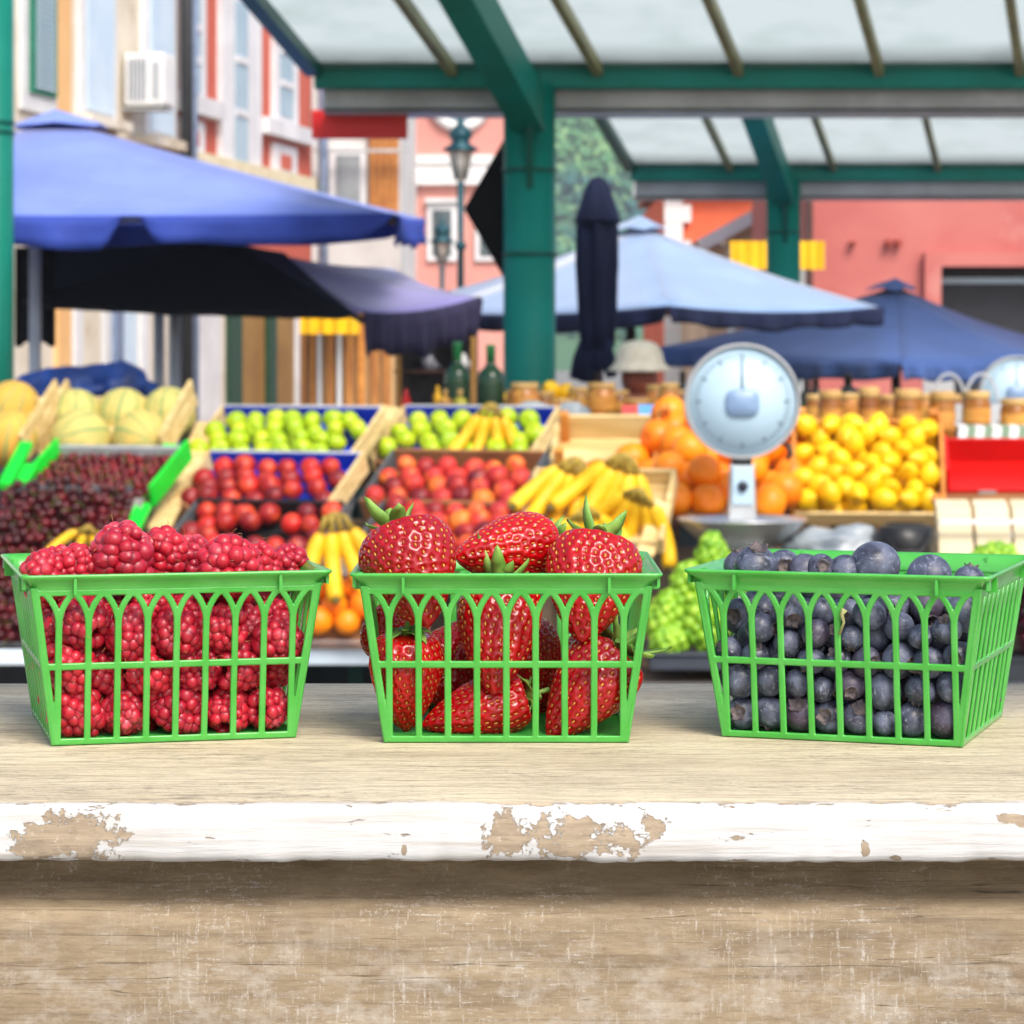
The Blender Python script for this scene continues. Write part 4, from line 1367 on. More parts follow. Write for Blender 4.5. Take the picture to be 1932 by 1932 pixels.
for k in range(4):
    a, b = P(1772 + k * 72, 962, 6.95), P(1772 + k * 72 + 66, 1052, 6.95)
    mb = MB(); mb.prism([(a.x, 6.95, b.z), (b.x, 6.95, b.z), (b.x + .008, 7.04, a.z), (a.x + .008, 7.04, a.z)], (0, .05, .02)); mb.build("carton", mat("cream_card", S(216, 202, 168), S(204, 190, 154), rough=.7, scale=5), r, bevel=.003)
mb = MB(); a = P(1776, 985, 6.93); mb.bar((a.x, 6.955, a.z), (a.x + .38, 6.955, a.z - .002), .01, .012); mb.build("paper_band", WHITE, r)
r = thing("striped_cloth", "green and white striped folded cloth under the right jars", "cloth", P(1870, 840, 8.4))
mb = MB(); nmb = MB(); a = P(1806, 806, 8.4)
for k in range(9):
    for q in (0, 1):
        m_ = (mb, nmb)[q]
        x = a.x + k * .052 + q * .026
        m_.add([(x, 8.4, a.z - .055), (x + .026, 8.4, a.z - .055), (x + .034, 8.41, a.z), (x + .008, 8.41, a.z), (x + .05, 8.62, a.z + .01), (x + .024, 8.62, a.z + .01)], [(0, 1, 2, 3), (3, 2, 4, 5)])
mb.build("cloth_pale", WHITE, r); nmb.build("stripe", mat("sage_stripe", S(124, 146, 120), rough=.8), r)
mb = MB(); mb.box2((a.x - .02, 8.39, a.z - .075), (a.x + .6, 8.8, a.z - .06)); o = mb.build("shelf_board", WHITE, None); tag(o, "white shelf board under the striped cloth at right", "shelf")


# --- scale
def scale_thing(label, c, d, s=1.0):
    r = thing("weighing_scale", label, "scale", Vector((c.x, d, c.z - .47 * s)), "hanging dial scales")
    RX = Matrix.Rotation(R(90), 3, 'X')
    b = lambda prof, nm, m_, par, dy=0, n=48, cap=True: MB().lathe([(a * s, z * s) for a, z in prof], n, (c.x, d + dy, c.z), RX, cap=cap).build(nm, m_, par)
    hs = b([(.02, -.05), (.135, -.05), (.1475, -.035), (.1475, .018), (.143, .024), (.139, .018), (.139, .012)], "dial_housing", GUTTER, r, cap=False)
    dl = b([(.0005, 0), (.138, 0), (.138, .011), (.0005, .011)], "dial_face", ENAMEL, r)
    mb = MB()
    for k in range(60):
        a = 2 * math.pi * k / 60
        r0, r1 = (.112 if k % 5 else .106) * s, .122 * s
        mb.bar((c.x + r0 * math.sin(a), d - .0125 * s, c.z + r0 * math.cos(a)), (c.x + r1 * math.sin(a), d - .0125 * s, c.z + r1 * math.cos(a)), .0022 * s if k % 5 else .0045 * s, .001, (0, 1, 0))
    mb.build("tick_marks", mat("tick_grey", S(70, 88, 104), rough=.5), dl)
    mb = MB(); mb.prism([(c.x - .0035 * s, d - .016 * s, c.z), (c.x + .0035 * s, d - .016 * s, c.z), (c.x + .0012 * s, d - .016 * s, c.z + .122 * s), (c.x - .0012 * s, d - .016 * s, c.z + .122 * s)], (0, .002, 0)); mb.build("needle", mat("needle_grey", S(70, 84, 96), rough=.4), r)
    sup = lambda a, z, rr: (abs(math.cos(a)) ** 3.4 + abs(math.sin(a) * 1.2) ** 3.4) ** (-1 / 3.4)
    mb = MB(); mb.lathe([(.0005 * s, .012 * s), (.043 * s, .012 * s), (.043 * s, .018 * s), (.039 * s, .023 * s), (.0005 * s, .0245 * s)], 48, (c.x, d, c.z - .004 * s), RX, fn=sup); mb.build("hub_cover", mat("hub_blue_grey", S(128, 154, 186), S(122, 148, 180), rough=.35), r)
    mb = MB(); mb.box((c.x, d + .01, c.z - .152 * s), (.05 * s, .05, .02 * s)); mb.build("collar", BLACKPL, r)
    z0, z1 = c.z - .305 * s, c.z - .160 * s
    mb = MB(); mb.box((c.x, d + .01, (z0 + z1) / 2), (.072 * s, .055, z1 - z0), None, .84); col_ = mb.build("column", STEEL, r, bevel=.004)
    mb = MB(); mb.box((c.x, d - .021, (z0 + z1) / 2 + .018 * s), (.052 * s, .008, (z1 - z0) * .66)); mb.build("front_plate", ENAMEL, col_, bevel=.002)
    mb = MB(); mb.lathe([(.0005, 0), (.0135 * s, 0), (.0125 * s, .01), (.0005, .01)], 20, (c.x, d - .0255, (z0 + z1) / 2 + .017 * s), RX); mb.build("knob", mat("knob_navy", lin(.012, .014, .03), rough=.35), col_)
    zb = z0
    mb = MB(); mb.lathe([(.02 * s, -.072 * s), (.07 * s, -.066 * s), (.115 * s, -.045 * s), (.148 * s, -.014 * s), (.158 * s, .002 * s), (.166 * s, .004 * s), (.166 * s, .0 * s), (.159 * s, -.005 * s), (.149 * s, -.02 * s), (.116 * s, -.05 * s), (.07 * s, -.071 * s), (.02 * s, -.077 * s)], 56, (c.x, d - .005, zb + .004), cap=False)
    mb.ball((c.x, d - .005, zb - .068 * s), .021 * s, 12, 6, (1, 1, .3)); mb.build("bowl", STEEL, r)
    mb = MB(); mb.box((c.x, d + .02, zb - .12 * s), (.15 * s, .15 * s, .09 * s), None, .8); mb.box((c.x, d + .02, zb - .22 * s), (.22 * s, .2 * s, .11 * s), None, .75); mb.build("base", STEEL, r, bevel=.006)
    mb = MB(); mb.tube([(c.x + .105 * s, d + .03, c.z - .105 * s), (c.x + .122 * s, d + .02, c.z - .118 * s), (c.x + .126 * s, d + .02, c.z - .135 * s), (c.x + .116 * s, d + .02, c.z - .152 * s)], [.006 * s, .007 * s, .007 * s, .004 * s], 8); mb.build("hook", BLACKPL, r)
    return r
c = P(1400, 757, 7.05)
scale_thing("large round dial scale with steel bowl in front of the oranges", c, 7.05)
mb = MB(); zt = c.z - .305 - .275
mb.box2((c.x - .15, 6.93, .80), (c.x + .15, 7.23, zt)); mb.box2((c.x - .165, 6.92, zt - .04), (c.x + .165, 6.928, zt - .005)); o = mb.build("wooden_block", TBL, None, origin=(c.x, 7.05, .8), bevel=.004); tag(o, "brown block carrying the dial scale", "block")
c2 = P(1918, 742, 9.3)
scale_thing("second dial scale cut by the right edge of the photo", c2, 9.3, .85)

# --- green grapes on a dark tray
mb = MB(); a, b = P(1225, 1236, 6.75), P(1480, 1262, 6.75)
mb.box2((a.x, 6.72, b.z), (b.x, 7.0, a.z)); mb.box2((a.x - .008, 6.712, a.z + .001), (b.x + .008, 7.008, a.z + .009)); o = mb.build("grape_tray", mat("slate_tray", S(58, 66, 78), S(48, 54, 64), rough=.5), None, origin=(a.x, 6.72, b.z), bevel=.003); tag(o, "dark slate tray under the green grapes", "tray")
GR = [MB().ball((0, 0, 0), .0150, 14, 9, (1, 1, 1.12)).build("grape", GRAPEM, mesh_only=True)]
def grapes(label, c, size, n, lean=0, m=None):
    r = thing("grape_bunch", label, "grapes", c, "green grape bunches")
    mb = MB(); mb.tube([(0, 0, size[2] * .9), (lean * .01, 0, size[2] * .3), (0, 0, -size[2] * .7)], [.004, .003, .002], 6); mb.build("stalk", STEMM, r, world=False)
    k = 0
    pts = [p for p in fib(n)]
    for p in pts:
        tz = p.z
        wdt = .55 + .45 * (1 - (tz + 1) / 2) if tz > -1 else 1
        q = Vector((p.x * size[0] * wdt + lean * (tz + 1) * .02, p.y * size[1] * wdt, p.z * size[2])) * random.uniform(.84, 1.08)
        if p.y > .35:
            continue
        o = bpy.data.objects.new("grape", m or GR[0]); COL.objects.link(o); o.parent = r
        o.location = q; o.rotation_euler = rrot(); o.scale = [random.uniform(.88, 1.12)] * 3
for k, (x, y, d, sx, sz, n, lab) in enumerate(((1345, 1050, 6.86, .042, .05, 40, "pale green grape bunch peaking just below the steel bowl"), (1300, 1110, 6.82, .055, .06, 56, "green grape bunch in the middle of the heap beside the blueberry basket"),
                                     (1258, 1165, 6.8, .05, .055, 50, "green grape bunch bulging at the left of the heap"), (1330, 1170, 6.78, .06, .065, 64, "lowest front green grape bunch lying on the slate tray"),
                                     (1262, 1208, 6.77, .045, .035, 40, "small green grape bunch at the left foot of the heap"), (1400, 1120, 6.85, .06, .06, 40, "green grape bunch half hidden by the corner of the blueberry basket"))):
    grapes(lab, P(x, y, d), (sx, .05, sz), n)
grapes("pale green grape bunch behind the right rim of the blueberry basket", P(1880, 1056, 6.75), (.07, .05, .035), 44)
DG = [MB().ball((0, 0, 0), .0125, 12, 8).build("grape", mat("dark_grape_skin", S(70, 18, 34), S(44, 12, 28), rough=.3, rnd=S(96, 24, 36)), mesh_only=True)]
grapes("dark red grape bunch at the right edge beside the blueberry basket", P(1950, 1150, 6.75), (.05, .05, .09), 64, m=DG[0])
grapes("second dark red grape bunch low at the right edge", P(1960, 1215, 6.76), (.05, .05, .05), 44, m=DG[0])

# --- jars and bottles on the back table
HONEY = mat("honey", S(176, 112, 30), S(140, 80, 18), rough=.2, scale=10, trans=.2)
HONEYD = mat("preserve", S(190, 120, 52), S(150, 104, 40), rough=.25, scale=22, ramp=(.42, .58), c3=S(210, 170, 60), scale3=30)
LID = mat("gold_lid", S(206, 168, 104), S(188, 148, 84), rough=.5, scale=8)
BOTG = mat("green_bottle_glass", lin(.006, .035, .012), lin(.01, .05, .016), rough=.08, spec=.6)
BOTN = mat("bottle_neck_foil", S(40, 140, 74), S(30, 110, 60), rough=.4)
DKBOT = mat("dark_bottle_glass", lin(.012, .014, .012), rough=.1)


def jar(px, py0, py1, wpx_, d, label, m, group):
    b = P(px, py1, d); h = (py1 - py0) / FX * d; rr = wpx_ / FX * d / 2
    r = thing("honey_jar", label, "jar", b, group)
    MB().lathe([(rr * .9, 0), (rr, .006), (rr, h * .72), (rr * .86, h * .80), (rr * .86, h * .84)], 22).build("jar_body", m, r, world=False)
    MB().lathe([(rr * .93, h * .82), (rr * .95, h * .83), (rr * .95, h * .97), (rr * .9, h), (.001, h)], 22).build("lid", LID, r, world=False)
    MB().lathe([(rr * 1.01, h * .22), (rr * 1.012, h * .24), (rr * 1.012, h * .56), (rr * 1.01, h * .58)], 22, cap=False).build("paper_label", mat("jar_label", S(206, 150, 66), S(186, 120, 44), rough=.6, scale=12), r, world=False)


JZ = 786
for k, (px, y0, wd, lab) in enumerate(((990, 722, 56, "amber preserve jar in front of the thick green pillar"), (1058, 752, 52, "short amber jar between the thick pillar and the folded umbrella"), (1135, 722, 56, "tall amber jar just right of the folded umbrella"),
                                (1202, 752, 54, "short amber jar in front of the person in the hat"), (1262, 722, 40, "narrow amber jar just left of the dial scale"))):
    jar(px, y0, JZ, wd, 10.1, lab, HONEYD, "jars between pillar and scale")
    if y0 < 740 and False:
        pass
for k, (px, y0, y1, wd, lab) in enumerate(((1566, 736, 820, 46, "honey jar just right of the big dial scale"), (1640, 730, 830, 42, "honey jar above the left part of the lemon heap"), (1712, 734, 830, 54, "honey jar above the middle of the lemon heap"),
                                    (1778, 738, 830, 50, "honey jar above the right end of the lemon heap"), (1842, 738, 812, 54, "honey jar standing on the striped cloth"), (1914, 752, 818, 54, "honey jar at the right edge of the photo"))):
    jar(px, y0, y1, wd, 9.0 if px < 1800 else 8.55, lab, HONEY, "honey jars above the lemons")
for k, (px, y0, wd, lab) in enumerate(((972, 735, 36, "small amber jar at the left side of the thick pillar"), (1028, 738, 38, "second row amber jar just right of the thick pillar"), (1092, 730, 42, "second row amber jar behind the folded umbrella's foot"),
                                (1168, 736, 40, "second row amber jar left of the person in the hat"), (1238, 726, 40, "second row amber jar right of the person in the hat"), (1288, 735, 38, "second row amber jar touching the left rim of the big dial"))):
    jar(px, y0, JZ, wd, 10.3, lab, HONEY if k % 2 else HONEYD, "second row of jars by the pillar")
for k, (px, y0, wd, lab) in enumerate(((1538, 744, 36, "second row honey jar beside the big dial"), (1602, 742, 40, "second row honey jar behind the left lemons"), (1676, 744, 40, "second row honey jar behind the middle lemons"), (1745, 742, 40, "second row honey jar behind the right lemons"), (1806, 744, 38, "second row honey jar before the dark doorway"))):
    jar(px, y0, 800, wd, 9.24, lab, HONEYD if k % 2 else HONEY, "second row of honey jars at right")
# shelf below those jars
mb = MB(); mb.box2((P(1530, 0, 9).x, 8.9, 1.28), (P(1800, 0, 9).x, 9.3, P(0, 830, 9).z)); mb.box2((P(1530, 0, 9).x, 8.9, 0), (P(1530, 0, 9).x + .05, 9.3, 1.279)); mb.box2((P(1800, 0, 9).x - .05, 8.9, 0), (P(1800, 0, 9).x, 9.3, 1.279)); o = mb.build("jar_shelf", TBL, None); tag(o, "brown shelf under the honey jars behind the lemons", "shelf")


def bottle(px, y0, y1, wd, d, label, mb_, neckm, group, name="bottle"):
    b = P(px, y1, d); h = (y1 - y0) / FX * d; rr = wd / FX * d / 2
    r = thing(name, label, "bottle", b, group)
    MB().lathe([(rr * .9, 0), (rr, .006), (rr, h * .52), (rr * .92, h * .6), (rr * .5, h * .68), (rr * .34, h * .73), (rr * .32, h * .76)], 22).build("glass_body", mb_, r, world=False)
    MB().lathe([(rr * .35, h * .745), (rr * .36, h * .97), (rr * .38, h), (.001, h)], 18).build("neck_foil", neckm, r, world=False)
    MB().lathe([(rr * 1.01, h * .15), (rr * 1.014, h * .16), (rr * 1.014, h * .42), (rr * 1.01, h * .43)], 22, cap=False).build("paper_label", mat("dark_green_label", lin(.008, .03, .01), lin(.012, .045, .016), rough=.5), r, world=False)


bottle(863, 645, 782, 48, 10.2, "big green bottle, farther left of the two beside the thick pillar", BOTG, BOTN, "bottles on the back table")
bottle(926, 650, 782, 50, 10.15, "big green bottle just left of the thick pillar", BOTG, BOTN, "bottles on the back table")
for k, (px, y0, wd, c_, lab) in enumerate(((840, 735, 26, HONEYD, "small golden bottle in front of the left green bottle"), (868, 735, 28, mat("olive_oil", S(170, 160, 50), S(130, 124, 36), rough=.2), "small olive bottle in front of the left green bottle"),
                              (775, 765, 34, BOTG, "short dark green jar left of the green bottles"), (812, 768, 30, DKBOT, "short black jar beside the dark green jar"), (1340 + 200, 712, 30, DKBOT, "black bottle just right of the big dial"),
                              (1600, 705, 44, DKBOT, "wide black bottle behind the lemons"), (1520, 716, 26, DKBOT, "slim black bottle against the far pillar"), (1288, 700, 30, DKBOT, "black bottle left of the big dial rim"))):
    bottle(px, y0, 784, wd, 10.05 if px < 1000 else 10.3, lab, c_, DKBOT if px > 1000 else LID, "small bottles on the back table")
# lemons behind the jars
for k, (x, y) in enumerate(((1018, 745), (1040, 722), (1065, 728), (1092, 735), (1100, 762), (1160, 745), (965, 760), (950, 745))):
    put(random.choice(LEMONS), "lemon", "yellow fruit heaped among the amber jars by the thick pillar", "lemon", P(x, y + 14, 10.4), rrot(), 1.05, "yellow fruit among the jars")
q = P(1030, 790, 10.4); mb = MB(); mb.box2((q.x - .2, 10.3, 1.366), (q.x + .22, 10.52, 1.41)); o = mb.build("fruit_tray", WOODC, None); tag(o, "low wooden tray behind the amber jars", "tray")
# price cards
for (px, c_, lab) in ((1188, REDPL, "tiny red price card below the short amber jar"), (1220, mat("card_blue", S(90, 160, 226), rough=.6), "tiny blue price card below the short amber jar")):
    a = P(px, 774, 9.9); mb = MB(); mb.prism([(a.x - .028, 9.9, a.z - .02), (a.x + .028, 9.9, a.z - .02), (a.x + .028, 9.92, a.z + .02), (a.x - .028, 9.92, a.z + .02)], (0, .02, 0)); o = mb.build("price_card", c_, None, origin=a); tag(o, lab, "card")
# baskets with wire handles behind the jars at right
for (px, lab) in ((1790, "grey wire handle standing over the jars left of the second scale"), (1852, "grey wire handle standing beside the second scale")):
    a = P(px, 762, 9.2); pts = [(a.x + .055 * math.cos(q), 9.2, a.z + .10 * math.sin(q)) for q in [math.pi * k / 10 for k in range(11)]]
    mb = MB(); mb.tube(pts, .005, 8); mb.box((a.x, 9.2, a.z - .035), (.12, .08, .07)); o = mb.build("wire_basket", GUTTER, None, origin=a); tag(o, lab, "basket")
# souvenir stand in the far middle
r = thing("souvenir_stand", "cluttered dark souvenir stand behind the green bottles", "stand", Vector((P(790, 0, 14).x, 14, 0)))
xa, xb = P(744, 0, 14).x, P(900, 0, 14).x
mb = MB()
for z in (.6, 1.0, 1.3, 1.5, 1.68):
    mb.box2((xa, 14, z), (xb, 14.3, z + .015))
mb.build("shelf", DARKWOODP, r)
mb = MB(); mb.box2((xa, 14.3, 0), (xb, 14.33, 1.75)); mb.build("back_panel", mat("stand_back", S(88, 84, 84), S(52, 50, 56), rough=.7, scale=9), r)
for x in (xa + .01, xb - .03):
    mb = MB(); mb.box2((x, 13.98, 0), (x + .025, 14.0, 1.75)); mb.build("post", OCHRE, r)
cols = [S(196, 30, 34), S(226, 226, 226), S(40, 70, 150), S(34, 120, 60), S(220, 170, 30), S(120, 120, 130), S(214, 96, 130), S(30, 32, 40)]
cm = [mat("souvenir_%s" % n_, c_, rough=.4) for n_, c_ in zip("red white blue green yellow grey pink black".split(), cols)]
nm = "red white blue green yellow grey pink black".split()
for k in range(26):
    z = (1.315, 1.515, 1.015, 1.695)[k % 4]
    x = xa + .04 + (xb - xa - .08) * ((k * .377) % 1)
    q = (k * 5) % 8
    rr, hh = .018 + .010 * ((k * 3) % 4) / 3, .05 + .07 * ((k * 7) % 5) / 4
    mb = MB()
    if k % 3 == 0:
        mb.lathe([(rr, 0), (rr * 1.1, hh * .5), (rr * .5, hh * .8), (rr * .5, hh)], 12)
    elif k % 3 == 1:
        mb.lathe([(rr, 0), (rr * 1.15, hh * .8), (rr * 1.0, hh * .8), (rr * .9, .01)], 12); mb.tube([(rr, 0, hh * .2), (rr * 1.7, 0, hh * .4), (rr, 0, hh * .65)], .004, 6)
    else:
        mb.ball((0, 0, rr), rr, 10, 6); mb.ball((0, 0, rr * 2.5), rr * .65, 10, 6)
    o = mb.build("souvenir", cm[q], None); o.location = (x, 14.06 + .05 * (k % 3), z)
    tag(o, "small %s souvenir on the cluttered stand behind the green bottles" % nm[q], "souvenir", "souvenirs on the cluttered stand, " + nm[q])

# blue tarpaulin bundle at left
o = lump("tarpaulin_bundle", "dark blue tarpaulin bundle behind the melon crates", "tarpaulin", P(160, 745, 10.3), (.25, .16, .10), mat("blue_tarpaulin", S(18, 58, 128), S(8, 30, 78), rough=.55, scale=7, bump=.4, bscale=12, bdist=.02), 4, 36, .4, 10)
o2 = lump("tarpaulin_bundle", "taller hump of dark blue tarpaulin right of the bundle", "tarpaulin", P(228, 738, 10.25), (.105, .12, .105), bpy.data.materials["blue_tarpaulin"], 9, 30, .25, 9)
mb = MB(); a = P(150, 790, 10.3); mb.box2((a.x - .35, 10.1, 0), (a.x + .3, 10.5, P(0, 752, 10.3).z - .045)); o = mb.build("storage_box", GREYB, None, origin=(a.x, 10.3, 0), bevel=.01); tag(o, "grey box carrying the blue tarpaulin bundle", "box")
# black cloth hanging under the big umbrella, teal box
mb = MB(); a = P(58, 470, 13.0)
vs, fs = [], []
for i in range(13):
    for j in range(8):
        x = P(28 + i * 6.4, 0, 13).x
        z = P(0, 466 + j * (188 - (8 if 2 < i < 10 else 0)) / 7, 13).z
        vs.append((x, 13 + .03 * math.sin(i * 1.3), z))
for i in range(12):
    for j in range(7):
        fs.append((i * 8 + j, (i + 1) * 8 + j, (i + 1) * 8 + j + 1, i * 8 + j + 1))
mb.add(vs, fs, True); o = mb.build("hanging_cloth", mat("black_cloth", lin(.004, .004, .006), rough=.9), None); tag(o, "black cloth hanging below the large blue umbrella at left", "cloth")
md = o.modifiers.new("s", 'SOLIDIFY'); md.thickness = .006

# person in a hat beyond the jars
SKIN = mat("skin", S(186, 116, 90), S(170, 98, 76), rough=.5, sss=.1)
def person(x, y, label):
    r = thing("person", label, "person", Vector((x, y, 0)))
    V = [(0, 0, .90), (0, 0, 1.08), (0, .01, 1.25), (0, .01, 1.34), (0, -.005, 1.41), (0, -.02, 1.50),
         (-.17, .01, 1.30), (-.22, .02, 1.05), (-.20, -.12, .86), (.17, .01, 1.30), (.22, .02, 1.05), (.20, -.12, .86),
         (-.09, 0, .84), (-.10, .0, .46), (-.10, .03, .08), (-.10, -.10, .03), (.09, 0, .84), (.10, .0, .46), (.10, .03, .08), (.10, -.10, .03)]
    E_ = [(0, 1), (1, 2), (2, 3), (3, 4), (4, 5), (2, 6), (6, 7), (7, 8), (2, 9), (9, 10), (10, 11), (0, 12), (12, 13), (13, 14), (14, 15), (0, 16), (16, 17), (17, 18), (18, 19)]
    RD = [.15, .13, .14, .07, .05, .062, .065, .045, .035, .065, .045, .035, .09, .06, .042, .035, .09, .06, .042, .035]
    me = bpy.data.meshes.new("body"); me.from_pydata(V, E_, []); o = bpy.data.objects.new("body", me); COL.objects.link(o); o.parent = r
    md = o.modifiers.new("skin", 'SKIN')
    for i, q in enumerate(me.skin_vertices[0].data):
        q.radius = (RD[i], RD[i] * .85); q.use_root = (i == 0)
    md2 = o.modifiers.new("sub", 'SUBSURF'); md2.levels = md2.render_levels = 2
    me.materials.append(SKIN)
    # head details, hair, hat, clothing
    mb = MB(); mb.ball((0, .005, 1.505), .078, 18, 12, (.92, 1.1, 1.2)); hd = mb.build("hair", mat("auburn_hair", S(150, 74, 50), S(112, 52, 36), rough=.6, scale=30), r, world=False)
    mb = MB()
    mb.lathe([(.126, 1.532), (.112, 1.545), (.097, 1.566), (.092, 1.60), (.074, 1.634), (.038, 1.650), (.001, 1.652)], 32, (0, -.01, 0), Matrix.Rotation(R(0), 3, 'X'), True, (lambda a, z, rr: 1 + (.05 * math.sin(3 * a) + .04 * math.sin(5 * a + 1)) * (1.60 - min(z, 1.60)) / .07), cap=False)
    ht = mb.build("hat", mat("beige_hat", S(236, 226, 204), S(220, 208, 184), rough=.85, scale=20), r, world=False); md = ht.modifiers.new("s", 'SOLIDIFY'); md.thickness = .006
    mb = MB(); mb.lathe([(.165, .86), (.17, 1.0), (.18, 1.18), (.19, 1.28), (.12, 1.36), (.07, 1.385)], 24, (0, .0, 0), fn=lambda a, z, rr: 1 - .22 * abs(math.sin(a)), cap=False)
    mb.build("shirt", mat("dark_shirt", S(48, 44, 50), S(36, 32, 40), rough=.8), r, world=False)
    mb = MB(); mb.lathe([(.17, .94), (.19, .7), (.2, .45)], 24, fn=lambda a, z, rr: 1 - .2 * abs(math.sin(a)), cap=False); mb.build("skirt", NAVY, r, world=False)
    return r
q = P(1206, 0, 11.0)
person(q.x, 11.0, "person in a beige hat with auburn hair, seen behind the amber jars")


# ================================================================== FOREGROUND: shelf, three baskets, berries
SH = EYE - .151          # height of the shelf top
YF, YB = .929, 1.264     # its front and back edges


def shader(name):
    m = bpy.data.materials.new(name); m.use_nodes = True
    t = m.node_tree
    return m, t, t.nodes["Principled BSDF"], t.links.new


def nodes_kit(t, L):
    def N(kind, **kw):
        n = t.nodes.new(kind)
        for k, v in kw.items():
            setattr(n, k, v)
        return n

    def link(v, s):
        if hasattr(v, "links"):
            L(v, s)
        else:
            s.default_value = v

    def math_(op, a, b=None, c=None, clamp=False):
        n = N("ShaderNodeMath", operation=op); n.use_clamp = clamp
        for i, v in enumerate((a, b, c)):
            if v is not None:
                link(v, n.inputs[i])
        return n.outputs[0]

    def noise_(vec, scale, det=6, rough=.6, stretch=None):
        if stretch:
            mp = N("ShaderNodeMapping"); mp.inputs["Scale"].default_value = stretch; L(vec, mp.inputs[0]); vec = mp.outputs[0]
        n = N("ShaderNodeTexNoise"); n.inputs["Scale"].default_value = scale; n.inputs["Detail"].default_value = det; n.inputs["Roughness"].default_value = rough
        L(vec, n.inputs["Vector"]); return n.outputs[0]

    def ramp(v, a, b, lo=0, hi=1):
        n = N("ShaderNodeMapRange"); n.clamp = True
        for i, q in enumerate((v, a, b, lo, hi)):
            link(q, n.inputs[i])
        return n.outputs[0]

    def mix(f, a, b):
        n = N("ShaderNodeMix", data_type='RGBA'); link(f, n.inputs[0]); link(a, n.inputs[6]); link(b, n.inputs[7]); return n.outputs[2]
    return N, math_, noise_, ramp, mix


# weathered plank with chipped white paint on its front edge
PLANK, t, b, L = shader("weathered_plank")
N, mth, nz_, rmp_, mix_ = nodes_kit(t, L)
tc = N("ShaderNodeTexCoord").outputs["Object"]
sep = N("ShaderNodeSeparateXYZ"); L(tc, sep.inputs[0])
grain = nz_(tc, 60, 8, .7, (.28, 3.2, 3.2))
fine = nz_(tc, 260, 6, .7, (.14, 3.0, 3.0))
broad = nz_(tc, 9, 4, .55, (.35, 1.8, 1.8))
wood = mix_(rmp_(broad, .38, .64), S(220, 206, 174), S(194, 178, 148))
wood = mix_(rmp_(grain, .48, .66, 0, .7), wood, S(150, 132, 110))
wood = mix_(rmp_(fine, .52, .66, 0, .7), wood, S(116, 102, 88))
wood = mix_(mth('MULTIPLY', rmp_(nz_(tc, 170, 8, .8, (.45, 2.2, 2.2)), .52, .60, 0, .75), rmp_(nz_(tc, 17, 4, .6, (.6, 1.4, 1)), .42, .58)), wood, S(106, 96, 84))
saw = nz_(tc, 300, 7, .8, (.7, 2.4, 2.4))
wood = mix_(rmp_(saw, .50, .60, 0, .3), wood, S(128, 114, 92))
wood = mix_(mth('MULTIPLY', rmp_(nz_(tc, 600, 5, .8, (.6, 1, 1)), .58, .64, 0, .8), rmp_(nz_(tc, 30, 3, .6), .46, .6)), wood, S(84, 74, 62))
wear = nz_(tc, 420, 6, .8, (.3, 1.6, 1.6))
wood = mix_(mth('MULTIPLY', rmp_(wear, .56, .66, 0, .7), rmp_(nz_(tc, 14, 3, .5), .42, .58)), wood, S(212, 206, 196))
scr = nz_(tc, 520, 4, .8, (1, .5, .5))
wood = mix_(mth('MULTIPLY', rmp_(scr, .6, .68, 0, .7), rmp_(nz_(tc, 22, 3, .5, (.5, 1, 1)), .5, .62)), wood, S(92, 80, 68))
paint = mix_(rmp_(nz_(tc, 120, 5, .6, (.1, 1, 2.5)), .46, .66, 0, .6), lin(.63, .625, .61), S(176, 168, 156))
edge_n = nz_(tc, 110, 8, .75, (.28, 1, 1))
mask = rmp_(mth('ADD', sep.outputs[1], mth('MULTIPLY', mth('SUBTRACT', edge_n, .5), -.026)), .0035, .0030)
top_in = rmp_(mth('ADD', sep.outputs[2], mth('MULTIPLY', mth('SUBTRACT', nz_(tc, 200, 6, .75, (.3, 1, 1)), .56), .012)), .0007, -.0003)
mask = mth('MAXIMUM', mth('MULTIPLY', mask, rmp_(sep.outputs[2], -.0004, -.0012, .55, 1)), 0.0)
chip_n = mth('MULTIPLY', mth('SUBTRACT', nz_(tc, 95, 9, .68, (.9, .6, 1.2)), .5), 3.6)
chip_f = mth('MULTIPLY', mth('SUBTRACT', nz_(tc, 330, 6, .7), .5), 1.8)
field = None
for (px, py, hw_, hh_) in ((135, 1578, 118, 52), (70, 1606, 70, 24), (962, 1580, 50, 40), (1085, 1584, 135, 46), (1228, 1556, 30, 26), (1905, 1546, 34, 10), (1935, 1556, 20, 8), (1632, 1604, 10, 22), (762, 1606, 5, 12), (1690, 1622, 12, 6), (-260, 1570, 90, 40), (2260, 1590, 80, 30)):
    cx_, cz_ = (px - 966) / FX * YF, -(py - 1517) / FX * YF
    k = FX / YF
    dx = mth('MULTIPLY', mth('SUBTRACT', sep.outputs[0], cx_), k / hw_)
    dz = mth('MULTIPLY', mth('SUBTRACT', sep.outputs[2], cz_), k / hh_)
    dd = mth('SUBTRACT', 1.0, mth('SQRT', mth('ADD', mth('MULTIPLY', dx, dx), mth('MULTIPLY', dz, dz))))
    field = dd if field is None else mth('MAXIMUM', field, dd)
chip = rmp_(mth('ADD', mth('ADD', field, chip_n), chip_f), .18, .26)
chip = mth('MULTIPLY', chip, rmp_(field, -.75, -.45))
mask = mth('MULTIPLY', mask, mth('SUBTRACT', 1.0, chip), None, True)
bare = mix_(rmp_(grain, .4, .65), S(176, 158, 134), S(142, 126, 106))
bare = mix_(rmp_(nz_(tc, 240, 7, .75, (.5, 1, 1.4)), .5, .64, 0, .6), bare, S(124, 112, 96))
bare = mix_(rmp_(nz_(tc, 520, 6, .75, (.6, 1, 1)), .6, .66, 0, .8), bare, S(206, 200, 190))
